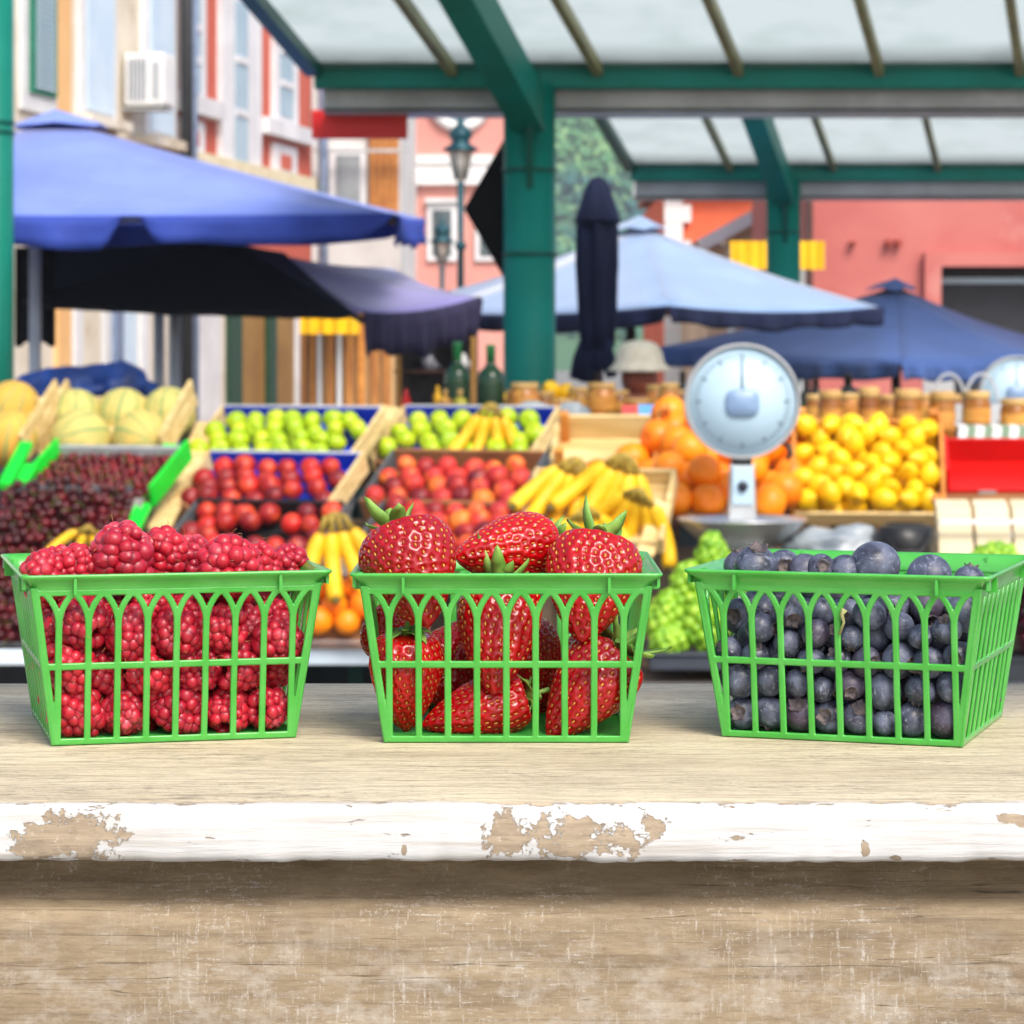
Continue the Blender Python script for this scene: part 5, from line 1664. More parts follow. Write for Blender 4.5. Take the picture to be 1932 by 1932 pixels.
base = mix_(rmp_(sep.outputs[1], .006, .001), wood, bare)
colr = mix_(mask, base, paint)
L(colr, b.inputs["Base Color"])
b.inputs["Roughness"].default_value = .75
b.inputs["Specular IOR Level"].default_value = .3
hgt = mth('ADD', mth('MULTIPLY', mask, .5), mth('ADD', mth('MULTIPLY', grain, -.35), mth('MULTIPLY', fine, -.25)))
bp = N("ShaderNodeBump"); bp.inputs["Strength"].default_value = .8; bp.inputs["Distance"].default_value = .0014
L(hgt, bp.inputs["Height"]); L(bp.outputs[0], b.inputs["Normal"])

BOARD, t, b, L = shader("worn_front_board")
N, mth, nz_, rmp_, mix_ = nodes_kit(t, L)
tc = N("ShaderNodeTexCoord").outputs["Object"]
sep = N("ShaderNodeSeparateXYZ"); L(tc, sep.inputs[0])
gr = nz_(tc, 40, 8, .7, (.5, 1, 3))
c_ = mix_(rmp_(gr, .36, .66), S(160, 142, 114), S(122, 105, 82))
c_ = mix_(rmp_(nz_(tc, 300, 6, .75, (.4, 1, 1.6)), .5, .72, 0, .6), c_, S(112, 90, 68))
vs_ = rmp_(nz_(tc, 420, 6, .75, (1.5, 1, .16)), .555, .61)
hs_ = rmp_(nz_(tc, 430, 6, .75, (.22, 1, 2.0)), .555, .61)
area = rmp_(nz_(tc, 26, 4, .6, (1, 1, .8)), .40, .60)
speck = rmp_(nz_(tc, 900, 5, .75), .42, .56)
sp_ = mth('MULTIPLY', mth('MULTIPLY', mth('MAXIMUM', vs_, hs_), area), mth('MULTIPLY', speck, .5))
peel = rmp_(mth('ADD', mth('MULTIPLY', mth('SUBTRACT', nz_(tc, 55, 9, .68), .5), .06), mth('MULTIPLY', sep.outputs[2], -1.0)), .0905, .0925)
lines = nz_(tc, 150, 7, .75, (.06, 1, 3.2))
c_ = mix_(rmp_(lines, .54, .64, 0, .55), c_, S(96, 82, 64))
wash = mth('MULTIPLY', rmp_(nz_(tc, 70, 9, .75, (.7, 1, 1.1)), .47, .60), rmp_(sep.outputs[2], -.038, -.062, 0, .36))
c_ = mix_(wash, c_, S(196, 190, 180))
crack = mth('MULTIPLY', rmp_(nz_(tc, 36, 4, .5, (.05, 1, 2.6)), .497, .5), rmp_(nz_(tc, 36, 4, .5, (.05, 1, 2.6)), .503, .5))
c_ = mix_(mth('MULTIPLY', crack, .7), c_, S(60, 50, 40))
c_ = mix_(sp_, c_, S(214, 208, 200))
c_ = mix_(mth('MULTIPLY', peel, .85), c_, S(208, 203, 197))
L(c_, b.inputs["Base Color"]); b.inputs["Roughness"].default_value = .8
bp = N("ShaderNodeBump"); bp.inputs["Strength"].default_value = .4; bp.inputs["Distance"].default_value = .0006
L(mth('ADD', mth('ADD', gr, mth('MULTIPLY', wash, .6)), mth('ADD', mth('MULTIPLY', sp_, .6), mth('MULTIPLY', crack, -1.5))), bp.inputs["Height"]); L(bp.outputs[0], b.inputs["Normal"])

shelf = thing("wooden_counter", "weathered wooden counter with chipped white paint along its front edge, under the baskets", "counter", Vector((0, YF, SH)))
# plank: a dense swept profile so that its edges can be slightly worn and wavy
prof = [(YB - YF, 0), (.20, 0), (.10, 0), (.03, 0), (.008, -.0001), (.0032, -.0004), (.0014, -.0012), (.0004, -.0026), (0, -.005), (.0, -.012), (.0002, -.0172), (.0008, -.0190), (.0022, -.0199), (.006, -.020), (.05, -.020), (YB - YF, -.020)]
nx = 700
vs, fs = [], []
m_ = len(prof)
for i in range(nx + 1):
    x = -.7 + 1.4 * i / nx
    for j, (yy, zz_) in enumerate(prof):
        wv = 0
        if 3 < j < 14:
            wv = .0007 * mnoise.noise((x * 40, j * .15, 3)) + .0005 * mnoise.noise((x * 150, j * .4, 7)) + .0009 * mnoise.noise((x * 9, .3, 1))
        dz = wv * (1 if j > 9 else .35)
        vs.append((x, yy + (wv if j < 12 else 0), zz_ + dz * (1 if j >= 4 else 0)))
for i in range(nx):
    for j in range(m_):
        k = (j + 1) % m_
        fs.append((i * m_ + j, (i + 1) * m_ + j, (i + 1) * m_ + k, i * m_ + k))
mb = MB().add(vs, fs, True)
mb.add([vs[j] for j in range(m_)], [tuple(range(m_))]); mb.add([vs[nx * m_ + j] for j in range(m_)], [tuple(range(m_))])
mb.build("plank", PLANK, shelf, world=False)
# moulded front board below
prof = [(.034, -.0201), (.0338, -.024), (.032, -.028), (.0285, -.032), (.0235, -.0352), (.0185, -.0372), (.0152, -.0392), (.0140, -.0425), (.0138, -.046), (.0138, -.08), (.0138, -.16), (.0138, -SH + .002), (.045, -SH + .002), (.045, -.0201)]
nx = 260
vs, fs = [], []
m_ = len(prof)
for i in range(nx + 1):
    x = -.68 + 1.36 * i / nx
    for j, (yy, zz_) in enumerate(prof):
        wv = (.0016 * mnoise.noise((x * 6, 2, 1)) + .0006 * mnoise.noise((x * 30, j * .1, 1))) if 0 < j < 9 else 0
        vs.append((x, yy + wv * .5, zz_ + wv * (1 if 1 < j < 8 else 0)))
for i in range(nx):
    for j in range(m_):
        k = (j + 1) % m_
        fs.append((i * m_ + j, (i + 1) * m_ + j, (i + 1) * m_ + k, i * m_ + k))
mb = MB().add(vs, fs, True)
mb.build("front_board", BOARD, shelf, world=False)
for x in (-.62, .62):
    mb = MB(); mb.box2((x - .03, .22, -SH), (x + .03, .28, -.0201)); mb.build("leg", BOARD, shelf, world=False)

# --- the baskets
B0, B1, ZT = .0472, .0556, .0586


def hw(z):
    return B0 + (B1 - B0) * z / ZT


def lattice_mesh():
    segs = []
    s = .0113
    for k in range(-4, 5):
        segs.append(([(k * s, 0), (k * s, .047)], .00132))
        for sg in (-1, 1):
            dz, q = .0130, s / 2
            rr = (q * q + dz * dz) / (2 * q)
            pts = []
            a1 = math.atan2(dz, rr - q)
            for i in range(9):
                a = a1 * i / 8 * 1.04
                pts.append((k * s + sg * (rr - rr * math.cos(a)), .0462 + rr * math.sin(a)))
            segs.append((pts, .00122))
    for sg in (-1, 1):
        segs.append(([(sg * (B0 - .0010), 0), (sg * (B1 - .0010), ZT + .002)], .00175))
    zb = .0305
    segs.append(([(-hw(zb), zb), (hw(zb), zb)], .00142))
    segs.append(([(-B0, .0008), (B0, .0008)], .00170))
    segs.append(([(-B1, ZT + .0006), (B1, ZT + .0006)], .0013))
    h = .00034
    nu, nz2 = int(.1160 / h), int(.0625 / h)
    U = -.058 + h * np.arange(nu + 1)
    Z = -.001 + h * np.arange(nz2 + 1)
    UU, ZZ = np.meshgrid(U, Z, indexing='ij')
    sd = np.full(UU.shape, -1.0)
    for pts, w_ in segs:
        for (a, b_) in zip(pts[:-1], pts[1:]):
            dx, dz = b_[0] - a[0], b_[1] - a[1]
            tt = np.clip(((UU - a[0]) * dx + (ZZ - a[1]) * dz) / (dx * dx + dz * dz), 0, 1)
            dd = w_ - np.hypot(UU - a[0] - tt * dx, ZZ - a[1] - tt * dz)
            # small smooth union for moulded fillets
            kk = .0005
            hh_ = np.clip(.5 + .5 * (dd - sd) / kk, 0, 1)
            sd = sd * (1 - hh_) + dd * hh_ + kk * hh_ * (1 - hh_) * .6
    sd = np.minimum(sd, ZZ + .0002)
    sd = np.minimum(sd, B0 + (B1 - B0) * ZZ / ZT + .0004 - np.abs(UU))
    V, Fc = [], []
    front, back, edge = {}, {}, {}
    TH_ = .00075
    rad = .00055

    def pos(u, z, off):
        wv = .00035 * mnoise.noise((u * 60, z * 50, 4.0)) * min(1, z * 60) * max(0, 1 - z / .058)
        return (u + wv, -hw(z) + off + wv * 1.2, z)

    def corner(i, j, side):
        d_ = front if side < 0 else back
        if (i, j) not in d_:
            q = 1 - min(sd[i, j] / rad, 1)
            d_[(i, j)] = len(V)
            V.append(pos(U[i], Z[j], side * TH_ * math.sqrt(max(0, 1 - q * q)) + TH_ * .6))
        return d_[(i, j)]

    def cross(i, j, i2, j2):
        key = (i, j, i2, j2) if (i, j) < (i2, j2) else (i2, j2, i, j)
        if key not in edge:
            a, b_ = sd[i, j], sd[i2, j2]
            t_ = a / (a - b_)
            edge[key] = len(V)
            V.append(pos(U[i] + (U[i2] - U[i]) * t_, Z[j] + (Z[j2] - Z[j]) * t_, TH_ * .6))
        return edge[key]
    ins = sd > 0
    anyc = ins[:-1, :-1] | ins[1:, :-1] | ins[1:, 1:] | ins[:-1, 1:]
    for i, j in zip(*np.nonzero(anyc)):
        cs = [(i, j), (i + 1, j), (i + 1, j + 1), (i, j + 1)]
        for side in (-1, 1):
            poly = []
            for q in range(4):
                c0, c1 = cs[q], cs[(q + 1) % 4]
                if ins[c0]:
                    poly.append(corner(c0[0], c0[1], side))
                if ins[c0] != ins[c1]:
                    poly.append(cross(c0[0], c0[1], c1[0], c1[1]))
            if len(poly) > 2:
                Fc.append(tuple(poly) if side < 0 else tuple(poly[::-1]))
    mb = MB(); mb.add(V, Fc, True)
    return mb.build("side_panel", PL, mesh_only=True)


LATT = lattice_mesh()


def sq_loop(h, z, c=.0045, n=6):
    pts = []
    for q, (sx, sy) in enumerate(((1, -1), (1, 1), (-1, 1), (-1, -1))):
        cx_, cy_ = sx * (h - c), sy * (h - c)
        a0 = math.radians(-90 + 90 * q)
        for i in range(n + 1):
            a = a0 + math.pi / 2 * i / n
            pts.append((cx_ + c * math.cos(a), cy_ + c * math.sin(a), z))
    return pts


def rim_mesh():
    pr = [(.0600, .0661, .003), (.06005, .0655, .003), (.0597, .0650, .003), (.0580, .0637, .0035), (.0568, .0624, .0045), (.0563, .0612, .0045), (.0560, .0598, .0045), (.0557, .0586, .0045), (.0549, .0584, .004), (.0543, .0586, .004), (.0548, .0602, .004), (.0553, .0616, .004), (.0561, .0634, .004), (.0575, .0650, .0035), (.0592, .0664, .003)]
    mb = MB()
    vs = []
    for (h, z, c) in pr:
        vs += sq_loop(h, z, c)
    n = len(sq_loop(1, 0))
    fs = []
    m = len(pr)
    for i in range(m):
        i2 = (i + 1) % m
        for k in range(n):
            fs.append((i * n + k, i * n + (k + 1) % n, i2 * n + (k + 1) % n, i2 * n + k))
    mb.add(vs, fs, True)
    for q in range(4):
        rot = Matrix.Rotation(q * math.pi / 2, 3, 'Z')
        for u in (-.0395, .0395):
            mb.box(rot @ Vector((u, -.0577, .0620)), (.0011, .0036, .0066), rot)
        for u in ((-.0540, .0540) if q % 2 else ()):
            mb.box(rot @ Vector((u, -.0585, .0628)), (.0042, .0012, .0042), rot)
            mb.box(rot @ Vector((u - .0021 * (1 if u > 0 else -1), -.0574, .0628)), (.0010, .0030, .0042), rot)
    return mb.build("rim", PL, mesh_only=True)


RIM = rim_mesh()
mb = MB()
for k in range(29):
    y = -.0445 + k * .00318
    mb.box((0, y, .0013), (.0935, .0013, .0011))
for k in range(5):
    mb.box((-.036 + k * .018, 0, .0006), (.0018, .0925, .0008))
for (x, y, sx, sy) in ((0, -.0462, .0935, .0016), (0, .0462, .0935, .0016), (-.0462, 0, .0016, .0908), (.0462, 0, .0016, .0908)):
    mb.box((x, y, .0011), (sx, sy, .0017))
BASE = mb.build("base", mat("green_plastic_base", S(44, 140, 48), S(56, 152, 58), rough=.35, scale=60), mesh_only=True)


def basket(label, x, y, yaw):
    r = thing("berry_basket", label, "basket", Vector((x, y, SH + .0004)), "green berry baskets on the counter")
    r.rotation_euler = (0, 0, yaw)
    for nm, me in (("rim", RIM), ("base", BASE)):
        o = bpy.data.objects.new(nm, me); COL.objects.link(o); o.parent = r
    for q in range(4):
        o = bpy.data.objects.new("side_panel", LATT); COL.objects.link(o); o.parent = r
        o.rotation_euler = (0, 0, q * math.pi / 2)
    return Matrix.Translation((x, y, SH + .0004)) @ Matrix.Rotation(yaw, 4, 'Z')


ML_ = basket("green lattice basket full of raspberries, turned to show its left side", -.1424, 1.1191, R(14.2))
MM_ = basket("green lattice basket of large strawberries in the middle", -.0022, 1.1182, 0)
MR_ = basket("green lattice basket of blueberries, turned to show its right side", .1429, 1.1176, R(-19))


def pack(n, rads, seed, fixed=None, zcap=.2, its=500, margin=.0012):
    rg = np.random.default_rng(seed)
    p = np.column_stack([rg.uniform(-.036, .036, n), rg.uniform(-.036, .036, n), rg.uniform(.008, .11, n)])
    r = rads
    fx = np.zeros(n, bool)
    if fixed is not None:
        m = len(fixed)
        p[:m] = fixed; fx[:m] = True
    slope = (B1 - B0) / ZT
    for it in range(its):
        step = .0007 * (1 - it / its) + .00008
        q = p.copy()
        q[:, 2] -= step
        for _ in range(3):
            d = q[:, None, :] - q[None, :, :]
            dist = np.sqrt((d ** 2).sum(-1)) + np.eye(n)
            ov = np.maximum(0, (r[:, None] + r[None, :]) * .97 - dist); np.fill_diagonal(ov, 0)
            push = (d / dist[..., None] * ov[..., None] * .42).sum(1)
            q += np.clip(push, -.002, .002)
            lim = B0 + slope * np.minimum(q[:, 2], ZT) - margin - r * .985
            q[:, 0] = np.clip(q[:, 0], -lim, lim); q[:, 1] = np.clip(q[:, 1], -lim, lim)
            q[:, 2] = np.maximum(q[:, 2], r + .0019)
            if fixed is not None:
                q[fx] = p[fx]
        p = q
    return p


def berry_at(px, py, d):
    """photo position in its own 2000-wide pixels"""
    return Vector(((px - 1000) / 5400 * d, d, EYE - (py - 690) / 5400 * d))


# --- raspberries
RASP = mat("raspberry_flesh", S(202, 36, 54), S(166, 18, 38), rough=.4, scale=150, rnd=S(158, 26, 50), sss=.6, sssr=(.005, .0014, .0014), spec=.5, coat=.15, c3=S(216, 90, 104), scale3=120, ramp3=(.56, .72), bump=.2, bscale=700, bdist=.0002)
RASPC = mat("raspberry_core", S(166, 24, 44), S(136, 16, 34), rough=.5, scale=60)
HAIR = mat("berry_hair", S(190, 120, 84), rough=.5)


def raspberry(seed):
    rg = random.Random(seed)
    mb = MB()
    rd = .00200
    Lh, Wd = .0090 * rg.uniform(.92, 1.1), .0076 * rg.uniform(.95, 1.06)
    mb.cur = 1
    mb.lathe([(Wd * .62, -Lh * .80), (Wd * .9, -Lh * .5), (Wd * .93, 0), (Wd * .68, Lh * .62), (Wd * .2, Lh * .98), (.0003, Lh)], 14, cap=False)
    mb.lathe([(Wd * .60, -Lh * .82), (Wd * .42, -Lh * .2), (Wd * .2, Lh * .4), (.0003, Lh * .5)], 12, cap=False)
    skw = rg.uniform(-.12, .12)
    tt = math.radians(34)
    off = 0
    while tt < math.radians(178):
        z = -Lh * math.cos(tt)
        rr = Wd * math.sin(tt) ** .72 * (1 - .16 * max(0, z / Lh))
        n = max(1, int(2 * math.pi * rr / (rd * 1.82)))
        for k in range(n):
            a = 2 * math.pi * (k + off) / n + rg.uniform(-.22, .22)
            tj = tt
            s = rd * rg.uniform(1.05, 1.62)
            nv = Vector((math.cos(a) * math.sin(tt), math.sin(a) * math.sin(tt), -math.cos(tt)))
            c = Vector((rr * math.cos(a) * (1 + skw * math.cos(a)), rr * math.sin(a) * (1 - skw * .5), z + rg.uniform(-.0005, .0005))) + nv * rg.uniform(-.0010, .0001)
            mb.cur = 0
            rot = nv.to_track_quat('Z', 'Y').to_matrix()
            mb.ball(c, s, 12, 8, (rg.uniform(.95, 1.1), rg.uniform(.9, 1.02), .92), rot)
            if rg.random() < .32:
                mb.cur = 2
                u = Vector((rg.gauss(0, 1), rg.gauss(0, 1), rg.gauss(0, 1))).normalized()
                p0 = c + nv * s * 1.02
                mb.tube([p0, p0 + nv * .0006 + u * .0006, p0 + nv * .0008 + u * .0018], [.00009, .00008, .00005], 4, smooth=True)
        off = (off + .5) % 1
        ds = rd * 1.62
        drdt = Wd * .9 * abs(math.cos(tt)); dzdt = Lh * math.sin(tt)
        tt += ds / max(.004, math.hypot(drdt, dzdt))
    return mb.build("raspberry", [RASP, RASPC, HAIR], mesh_only=True)


RB = [raspberry(k) for k in range(5)]


def axis_rot(dirv, roll=0):
    q = Vector(dirv).normalized().to_track_quat('Z', 'Y')
    return (q.to_matrix() @ Matrix.Rotation(roll, 3, 'Z')).to_euler()


tops = [(238, 1090, 1.085, 1.30, (-.1, -.15, 1), "tallest bright red raspberry on top of the left basket"), (316, 1083, 1.105, 1.13, (.3, -.3, 1), "upright raspberry just right of the tallest one in the left basket"),
        (375, 1098, 1.125, 1.0, (0, -.5, 1), "lighter raspberry behind, in the middle of the left basket's top"), (447, 1103, 1.085, 1.25, (-.9, -.5, .35), "wide raspberry lying on its side at the right of the left basket's top"),
        (508, 1106, 1.115, .95, (.2, .2, 1), "small raspberry tucked right of the wide lying one"), (560, 1108, 1.13, .95, (.3, -.5, .6), "open ended raspberry near the right rim of the left basket"),
        (152, 1110, 1.085, .95, (-.1, -.3, 1), "small round raspberry left of the tallest one"), (92, 1127, 1.08, 1.0, (-.6, -.4, .6), "raspberry low at the left rim of the left basket"), (190, 1108, 1.11, .9, (0, 0, 1), "raspberry half hidden left behind the tallest one"),
        (110, 1112, 1.12, .95, (.2, 0, 1), "raspberry behind, near the left back rim"), (450, 1112, 1.14, 1.0, (.2, 0, 1), "raspberry hidden behind the wide lying one"), (270, 1100, 1.15, 1.0, (.2, 0, 1), "raspberry hidden behind the tallest ones")]
inv = ML_.inverted()
fx = [inv @ berry_at(a, b_, c) for (a, b_, c, *_r) in tops]
NR = 112
rads = np.full(NR, .0094); rads[:len(fx)] = [.0094 * q[3] for q in tops]
rads[len(fx):] *= np.random.default_rng(2).uniform(.86, 1.05, NR - len(fx))
pp = pack(NR, rads, 5, np.array([tuple(v) for v in fx]), margin=.0025)
for i in range(NR):
    p = ML_ @ Vector(pp[i])
    if i < len(tops):
        q = tops[i]
        put(RB[i % 5], "raspberry", q[5], "raspberry", p, axis_rot(q[4], i), q[3], "raspberries in the left basket")
    elif pp[i][2] < .062:
        put(random.choice(RB), "raspberry", "raspberry packed behind the lattice of the left basket", "raspberry", p, rrot(), rads[i] / .0094 * 1.06, "raspberries in the left basket")

# --- blueberries
BLUEB, t, b, L = shader("blueberry_skin")
N, mth, nz_, rmp_, mix_ = nodes_kit(t, L)
tc = N("ShaderNodeTexCoord").outputs["Object"]
oi = N("ShaderNodeObjectInfo").outputs["Random"]
vm = N("ShaderNodeVectorMath", operation='ADD'); L(tc, vm.inputs[0]); cx = N("ShaderNodeCombineXYZ")
for k in range(3):
    L(mth('MULTIPLY', oi, 9.0), cx.inputs[k])
L(cx.outputs[0], vm.inputs[1]); tv = vm.outputs[0]
n1 = nz_(tv, 130, 5, .6); n2 = nz_(tv, 520, 6, .75, (1, 1, .3)); n3 = nz_(tv, 700, 5, .7, (.3, 1, 1))
c_ = mix_(rmp_(n1, .36, .62), S(40, 42, 54), S(94, 101, 122))
c_ = mix_(rmp_(n2, .52, .7, 0, .6), c_, S(30, 28, 40))
c_ = mix_(rmp_(n3, .56, .70, 0, .7), c_, S(168, 172, 190))
c_ = mix_(rmp_(oi, .75, 1, 0, .6), c_, S(74, 52, 70))
L(c_, b.inputs["Base Color"])
L(rmp_(n1, .4, .62, .34, .58), b.inputs["Roughness"])
b.inputs["Specular IOR Level"].default_value = .5
bp = N("ShaderNodeBump"); bp.inputs["Strength"].default_value = .25; bp.inputs["Distance"].default_value = .0003
L(mth('ADD', n2, n3), bp.inputs["Height"]); L(bp.outputs[0], b.inputs["Normal"])
BLUEC = mat("blueberry_crown", S(60, 56, 66), S(104, 92, 88), rough=.7, scale=300)


def blueberry(seed):
    rg = random.Random(seed)
    n = 40
    r = .0070
    loops = []
    for i in range(15):
        a = math.pi * (i + .15) / 16.6
        loops.append([(r * math.sin(a) * (1 + .02 * math.sin(2 * q + seed)), q, -r * .93 * math.cos(a)) for q in [2 * math.pi * k / n for k in range(n)]])
    zt = loops[-1][0][2]
    rt = loops[-1][0][0]
    ph = rg.uniform(0, 6)
    cr = rg.uniform(.75, 1.2)
    lobe = lambda q: .5 + .5 * math.cos(5 * q + ph) + .2 * math.sin(13 * q + ph)
    loops.append([(rt * (.80 + .06 * lobe(q)) * cr ** .3, q, zt + .0001) for q in [2 * math.pi * k / n for k in range(n)]])
    loops.append([(.0026 * cr * (.95 + .28 * lobe(q)), q, zt + .0004 + .0010 * lobe(q) * cr) for q in [2 * math.pi * k / n for k in range(n)]])
    loops.append([(.0024 * cr * (.92 + .24 * lobe(q)), q, zt + .0003 + .0009 * lobe(q) * cr) for q in [2 * math.pi * k / n for k in range(n)]])
    loops.append([(.0018 * cr, q, zt - .0004) for q in [2 * math.pi * k / n for k in range(n)]])
    loops.append([(.0009, q, zt - .0007) for q in [2 * math.pi * k / n for k in range(n)]])
    loops.append([(.0006, q, zt - .0003) for q in [2 * math.pi * k / n for k in range(n)]])
    loops.append([(.0001, q, zt - .0003) for q in [2 * math.pi * k / n for k in range(n)]])
    mb = MB()
    vs = [(rr * math.cos(q), rr * math.sin(q), z) for lp in loops for (rr, q, z) in lp]
    for i in range(len(loops) - 1):
        mb.cur = 1 if i >= 15 else 0
        o = len(mb.v)
    mb.cur = 0
    fs = []
    for i in range(len(loops) - 1):
        for k in range(n):
            fs.append((i * n + k, i * n + (k + 1) % n, (i + 1) * n + (k + 1) % n, (i + 1) * n + k))
    fs.append(tuple(range(n))[::-1])
    mb.add(vs, fs, True)
    for i, f in enumerate(fs[:-1]):
        if i // n >= 15:
            mb.mi[i] = 1
    return mb.build("blueberry", [BLUEB, BLUEC], mesh_only=True)


BB = [blueberry(k) for k in range(4)]
tops = [(1476, 1105, 1.085, 1.22, (.1, -.4, 1), "blueberry with a pink crown at the left front of the top layer"), (1446, 1106, 1.11, 1.0, (0, 0, 1), "blueberry behind, at the far left of the top layer"), (1532, 1108, 1.095, 1.0, (0, -1, .1), "dark blueberry second from the left front of the top layer"),
        (1571, 1112, 1.09, .95, (.2, .3, -1), "smooth small blueberry in the middle of the front top layer"), (1604, 1110, 1.085, .82, (0.05, -1, .25), "blueberry whose open crown faces the viewer on the top layer"), (1650, 1115, 1.085, .98, (.3, .3, -1), "smooth blueberry just left of the biggest one"),
        (1709, 1103, 1.085, 1.40, (.2, .3, -1), "biggest shiny dark blueberry standing above the rim"), (1815, 1124, 1.115, 1.3, (.4, .4, -1), "blueberry alone right of the biggest one, low behind the rim"), (1893, 1134, 1.12, .95, (.2, .2, 1), "blueberry barely showing at the right of the rim"),
        (1505, 1112, 1.125, 1.0, (0, 0, 1), "blueberry hidden behind the left top layer")]
inv = MR_.inverted()
fx = [inv @ berry_at(a, b_, c) for (a, b_, c, *_r) in tops]
NB = 350
rg = np.random.default_rng(8)
rads = .0061 * rg.uniform(.80, 1.24, NB)
rads[:len(fx)] = [.0070 * q[3] for q in tops]
pp = pack(NB, rads, 9, np.array([tuple(v) for v in fx]), its=420)
for i in range(NB):
    p = MR_ @ Vector(pp[i])
    if i < len(tops):
        q = tops[i]
        put(BB[i % 4], "blueberry", q[5], "blueberry", p, axis_rot(q[4], i), q[3], "blueberries in the right basket")
    elif pp[i][2] < .060 and (max(abs(pp[i][0]), abs(pp[i][1])) > .026 or pp[i][2] > .040) and not (pp[i][0] > .008 and pp[i][1] > -.01 and pp[i][2] > .046):
        put(random.choice(BB), "blueberry", "dusky blueberry packed behind the lattice of the right basket", "blueberry", p, rrot() if random.random() < .55 else axis_rot((random.gauss(0, .7), -1, random.gauss(0, .7)), random.random() * 6), [rads[i] / .0070 * random.uniform(.92, 1.05) for _q in range(3)], "blueberries in the right basket")
# thin green stem caught between the blueberries
mb = MB(); a = berry_at(1648, 1190, 1.066)
mb.tube([berry_at(1640, 1238, 1.066), berry_at(1648, 1215, 1.064), berry_at(1644, 1200, 1.064), berry_at(1650, 1190, 1.064)], [.0006, .0006, .0009, .0014], 8); o = mb.build("berry_stem", mat("pale_stem", S(150, 152, 100), rough=.6), None); tag(o, "pale thin berry stem caught among the blueberries behind the lattice", "berry_stem")

# --- strawberries
STRAW, t, b, L = shader("strawberry_skin")
N, mth, nz_, rmp_, mix_ = nodes_kit(t, L)
tc = N("ShaderNodeTexCoord").outputs["Object"]
oi = N("ShaderNodeObjectInfo").outputs["Random"]
sep = N("ShaderNodeSeparateXYZ"); L(tc, sep.inputs[0])
n1 = nz_(tc, 60, 4, .6)
c_ = mix_(rmp_(n1, .35, .65), S(198, 7, 9), S(158, 4, 9))
c_ = mix_(mth('MULTIPLY', oi, .7), c_, S(140, 6, 18))
att = N("ShaderNodeAttribute"); att.attribute_name = "pit"
c_ = mix_(rmp_(att.outputs["Fac"], .45, 1, 0, .75), c_, S(120, 4, 10))
L(c_, b.inputs["Base Color"])
b.inputs["Roughness"].default_value = .22
b.inputs["Specular IOR Level"].default_value = .42
b.inputs["Coat Weight"].default_value = .22
b.inputs["Coat Roughness"].default_value = .12
b.inputs["Subsurface Weight"].default_value = .08
b.inputs["Subsurface Scale"].default_value = .003
b.inputs["Subsurface Radius"].default_value = (1, .15, .12)
bp = N("ShaderNodeBump"); bp.inputs["Strength"].default_value = .12; bp.inputs["Distance"].default_value = .0004
L(nz_(tc, 420, 4, .6), bp.inputs["Height"]); L(bp.outputs[0], b.inputs["Normal"])
SEED = mat("strawberry_seed", S(208, 146, 56), S(160, 62, 30), rough=.4, scale=200)
LEAF = mat("strawberry_leaf", S(136, 174, 78), S(98, 146, 54), rough=.5, scale=90, c3=S(150, 170, 96), scale3=70, ramp3=(.6, .75), bump=.3, bscale=300, bdist=.0003)


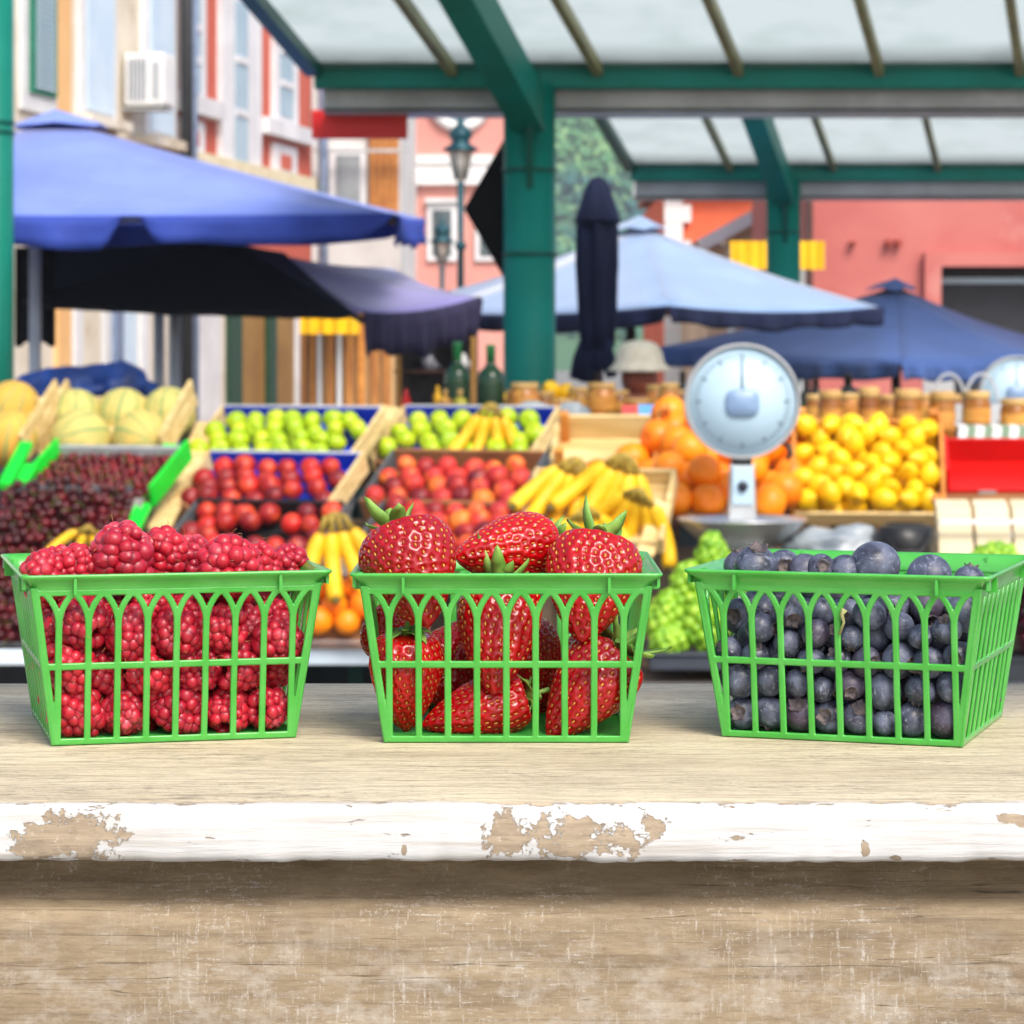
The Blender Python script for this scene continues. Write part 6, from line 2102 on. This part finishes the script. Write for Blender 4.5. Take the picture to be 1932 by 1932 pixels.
def strawberry(seed, L_=.044, W_=.037):
    rg = random.Random(seed)
    nu, na = 130, 150
    k1, k2, ph = rg.uniform(.03, .07), rg.uniform(.01, .03), rg.uniform(0, 6)
    pw = rg.uniform(.56, .66)
    bend = rg.uniform(-.12, .12)

    def surf(u, a):
        f = math.sin(math.pi * min(1, max(0, u)) ** pw) ** .66 if 0 < u < 1 else 0
        r = W_ / 2 * f * (1 + k1 * math.cos(2 * a + ph) + k2 * math.cos(3 * a + ph * 2))
        z = L_ * (.5 - u) - .0035 * math.exp(-(u / .06) ** 2)
        return Vector((r * math.cos(a) + bend * W_ * (u - .3) ** 2, r * math.sin(a), z))
    seeds = []
    rows_ = 15
    for j in range(rows_):
        u = .07 + .89 * (j / (rows_ - 1)) ** .92
        rr = W_ / 2 * math.sin(math.pi * u ** pw) ** .66
        n = max(3, int(2 * math.pi * rr / .0046))
        for i in range(n):
            a = 2 * math.pi * (i + .5 * (j % 2)) / n + rg.uniform(-.06, .06)
            uu = u + rg.uniform(-.008, .008)
            p = surf(uu, a)
            nrm = ((surf(uu, a + .02) - surf(uu, a - .02)).cross(surf(uu - .01, a) - surf(uu + .01, a)))
            if nrm.length < 1e-12:
                continue
            nrm.normalize()
            tan = (surf(uu - .01, a) - surf(uu + .01, a)).normalized()
            seeds.append((p, nrm, tan))
    us = [i / nu for i in range(nu + 1)]
    V = np.array([tuple(surf(u if 0 < u < 1 else (.0005 if u <= 0 else .9995), 2 * math.pi * k / na)) for u in us for k in range(na)])
    SP = np.array([tuple(s[0]) for s in seeds]); SN = np.array([tuple(s[1]) for s in seeds])
    d = np.sqrt(((V[:, None, :] - SP[None, :, :]) ** 2).sum(-1))
    near = d.argmin(1); dm = d.min(1)
    pit = np.exp(-(dm / .00135) ** 2)
    puff = np.clip(dm / .0028, 0, 1) ** 2
    V = V - SN[near] * (pit * .00085)[:, None] + SN[near] * (puff * .00022)[:, None]
    fs = []
    for i in range(nu):
        for k in range(na):
            fs.append((i * na + k, i * na + (k + 1) % na, (i + 1) * na + (k + 1) % na, (i + 1) * na + k))
    mb = MB(); mb.add([tuple(v) for v in V], fs, True)
    nv0 = len(mb.v)
    mb.cur = 1
    for (p, n_, t_) in seeds:
        x = n_.cross(t_)
        rot = Matrix((x, t_, n_)).transposed()
        mb.ball(p - n_ * .00045, .00082, 8, 6, (.56, 1.0, .5), rot)
    me = mb.build("strawberry", [STRAW, SEED], mesh_only=True)
    at = me.attributes.new("pit", 'FLOAT', 'POINT')
    arr = np.zeros(len(mb.v), dtype=np.float32); arr[:nv0] = pit
    at.data.foreach_set("value", arr)
    return me


STR = [strawberry(k) for k in range(4)]


def calyx(parent, seed, L_=.044, n=8, lift=.5, ln=.017):
    rg = random.Random(seed)
    mb = MB()
    for k in range(n):
        a = 2 * math.pi * k / n + rg.uniform(-.2, .2)
        l_ = ln * rg.uniform(.75, 1.2)
        wdt = l_ * rg.uniform(.17, .24)
        lf = lift * rg.uniform(.3, 1.5)
        vs = []
        m = 8
        for i in range(m + 1):
            u = i / m
            rr = l_ * (u * (1 - .25 * lf * u) + .02)
            z = L_ * .5 - .0045 + .0035 * math.sin(min(1, u * 2) * 1.4) - .0032 * (1 - lf) * u * u * 2 + lf * l_ * .75 * u ** 2
            w_ = wdt * math.sin(math.pi * min(1, .14 + u * .86)) ** .8
            tw = rg.uniform(-.0004, .0004)
            for sgn in (-1, 0, 1):
                q = Vector((rr, sgn * w_, z + abs(sgn) * wdt * .28 + tw))
                vs.append(Matrix.Rotation(a, 3, 'Z') @ q)
        fs = []
        for i in range(m):
            for s_ in (0, 1):
                fs.append((i * 3 + s_, (i + 1) * 3 + s_, (i + 1) * 3 + s_ + 1, i * 3 + s_ + 1))
        mb.add(vs, fs, True)
    mb.tube([(0, 0, L_ * .5 - .005), (.0005, 0, L_ * .5 + .001), (.002, .001, L_ * .5 + .006)], [.0016, .0013, .0014], 8)
    o = mb.build("leafy_cap", LEAF, parent, world=False)
    md = o.modifiers.new("s", 'SOLIDIFY'); md.thickness = .00035
    return o


def zpt(x, y):
    return 660 + x / 2.927, 950 + y / 2.927


# (cap end, tip end) in the enlarged view, distances, width factor
SB = [((330, 215), (520, 800), 1.092, 1.072, 1.03, 5, "biggest strawberry, standing at the left with pointed leaves above it", .75, .0175),
      ((1235, 330), (670, 405), 1.125, 1.10, .82, 8, "strawberry lying on top with its tip pointing left, in the middle", .75, .018),
      ((1490, 290), (1375, 885), 1.105, 1.078, .98, 8, "strawberry standing at the right of the top with leaves behind its shoulder", .8, .020),
      ((395, 800), (385, 1400), 1.082, 1.088, .80, 8, "dark strawberry with pale tip down at the lower left of the basket", .35, .016),
      ((930, 520), (895, 1188), 1.100, 1.074, .90, 8, "long strawberry hanging tip down in the middle behind the lattice", .7, .019),
      ((1120, 1190), (480, 1370), 1.092, 1.085, .72, 8, "strawberry lying on the basket floor with its tip to the left", .4, .015),
      ((1640, 900), (1190, 1435), 1.088, 1.080, .84, 9, "strawberry slanting down left to a pale tip at the lower right", .5, .0235),
      ((1000, 760), (1180, 1250), 1.128, 1.13, .80, 8, "dark bruised strawberry behind the gap at the middle right", .4, .015),
      ((500, 1250), (760, 760), 1.13, 1.13, .95, 8, "strawberry in the second row behind the lower left one", .4, .015),
      ((1500, 1280), (1420, 760), 1.145, 1.14, .95, 8, "strawberry in the second row at the right", .4, .015),
      ((960, 1330), (1010, 800), 1.150, 1.15, .95, 8, "strawberry in the back row in the middle", .4, .015),
      ((250, 720), (470, 1000), 1.135, 1.12, .8, 8, "strawberry pressed against the left back of the basket", .5, .018)]
for k, (c0, c1, d0, d1, wf, nl, lab, lift, ln) in enumerate(SB):
    a = berry_at(*zpt(*c0), d0); e = berry_at(*zpt(*c1), d1)
    ln_ = (a - e).length
    r = put(STR[k % 4], "strawberry", lab, "strawberry", (a + e) / 2, axis_rot(a - e, (k * 1.7) % 6.2), (wf, wf, ln_ / .044), "strawberries in the middle basket")
    cp_ = calyx(r, k + 20, n=nl, lift=lift, ln=ln * .82)
    cp_.scale = (1, 1, 1)
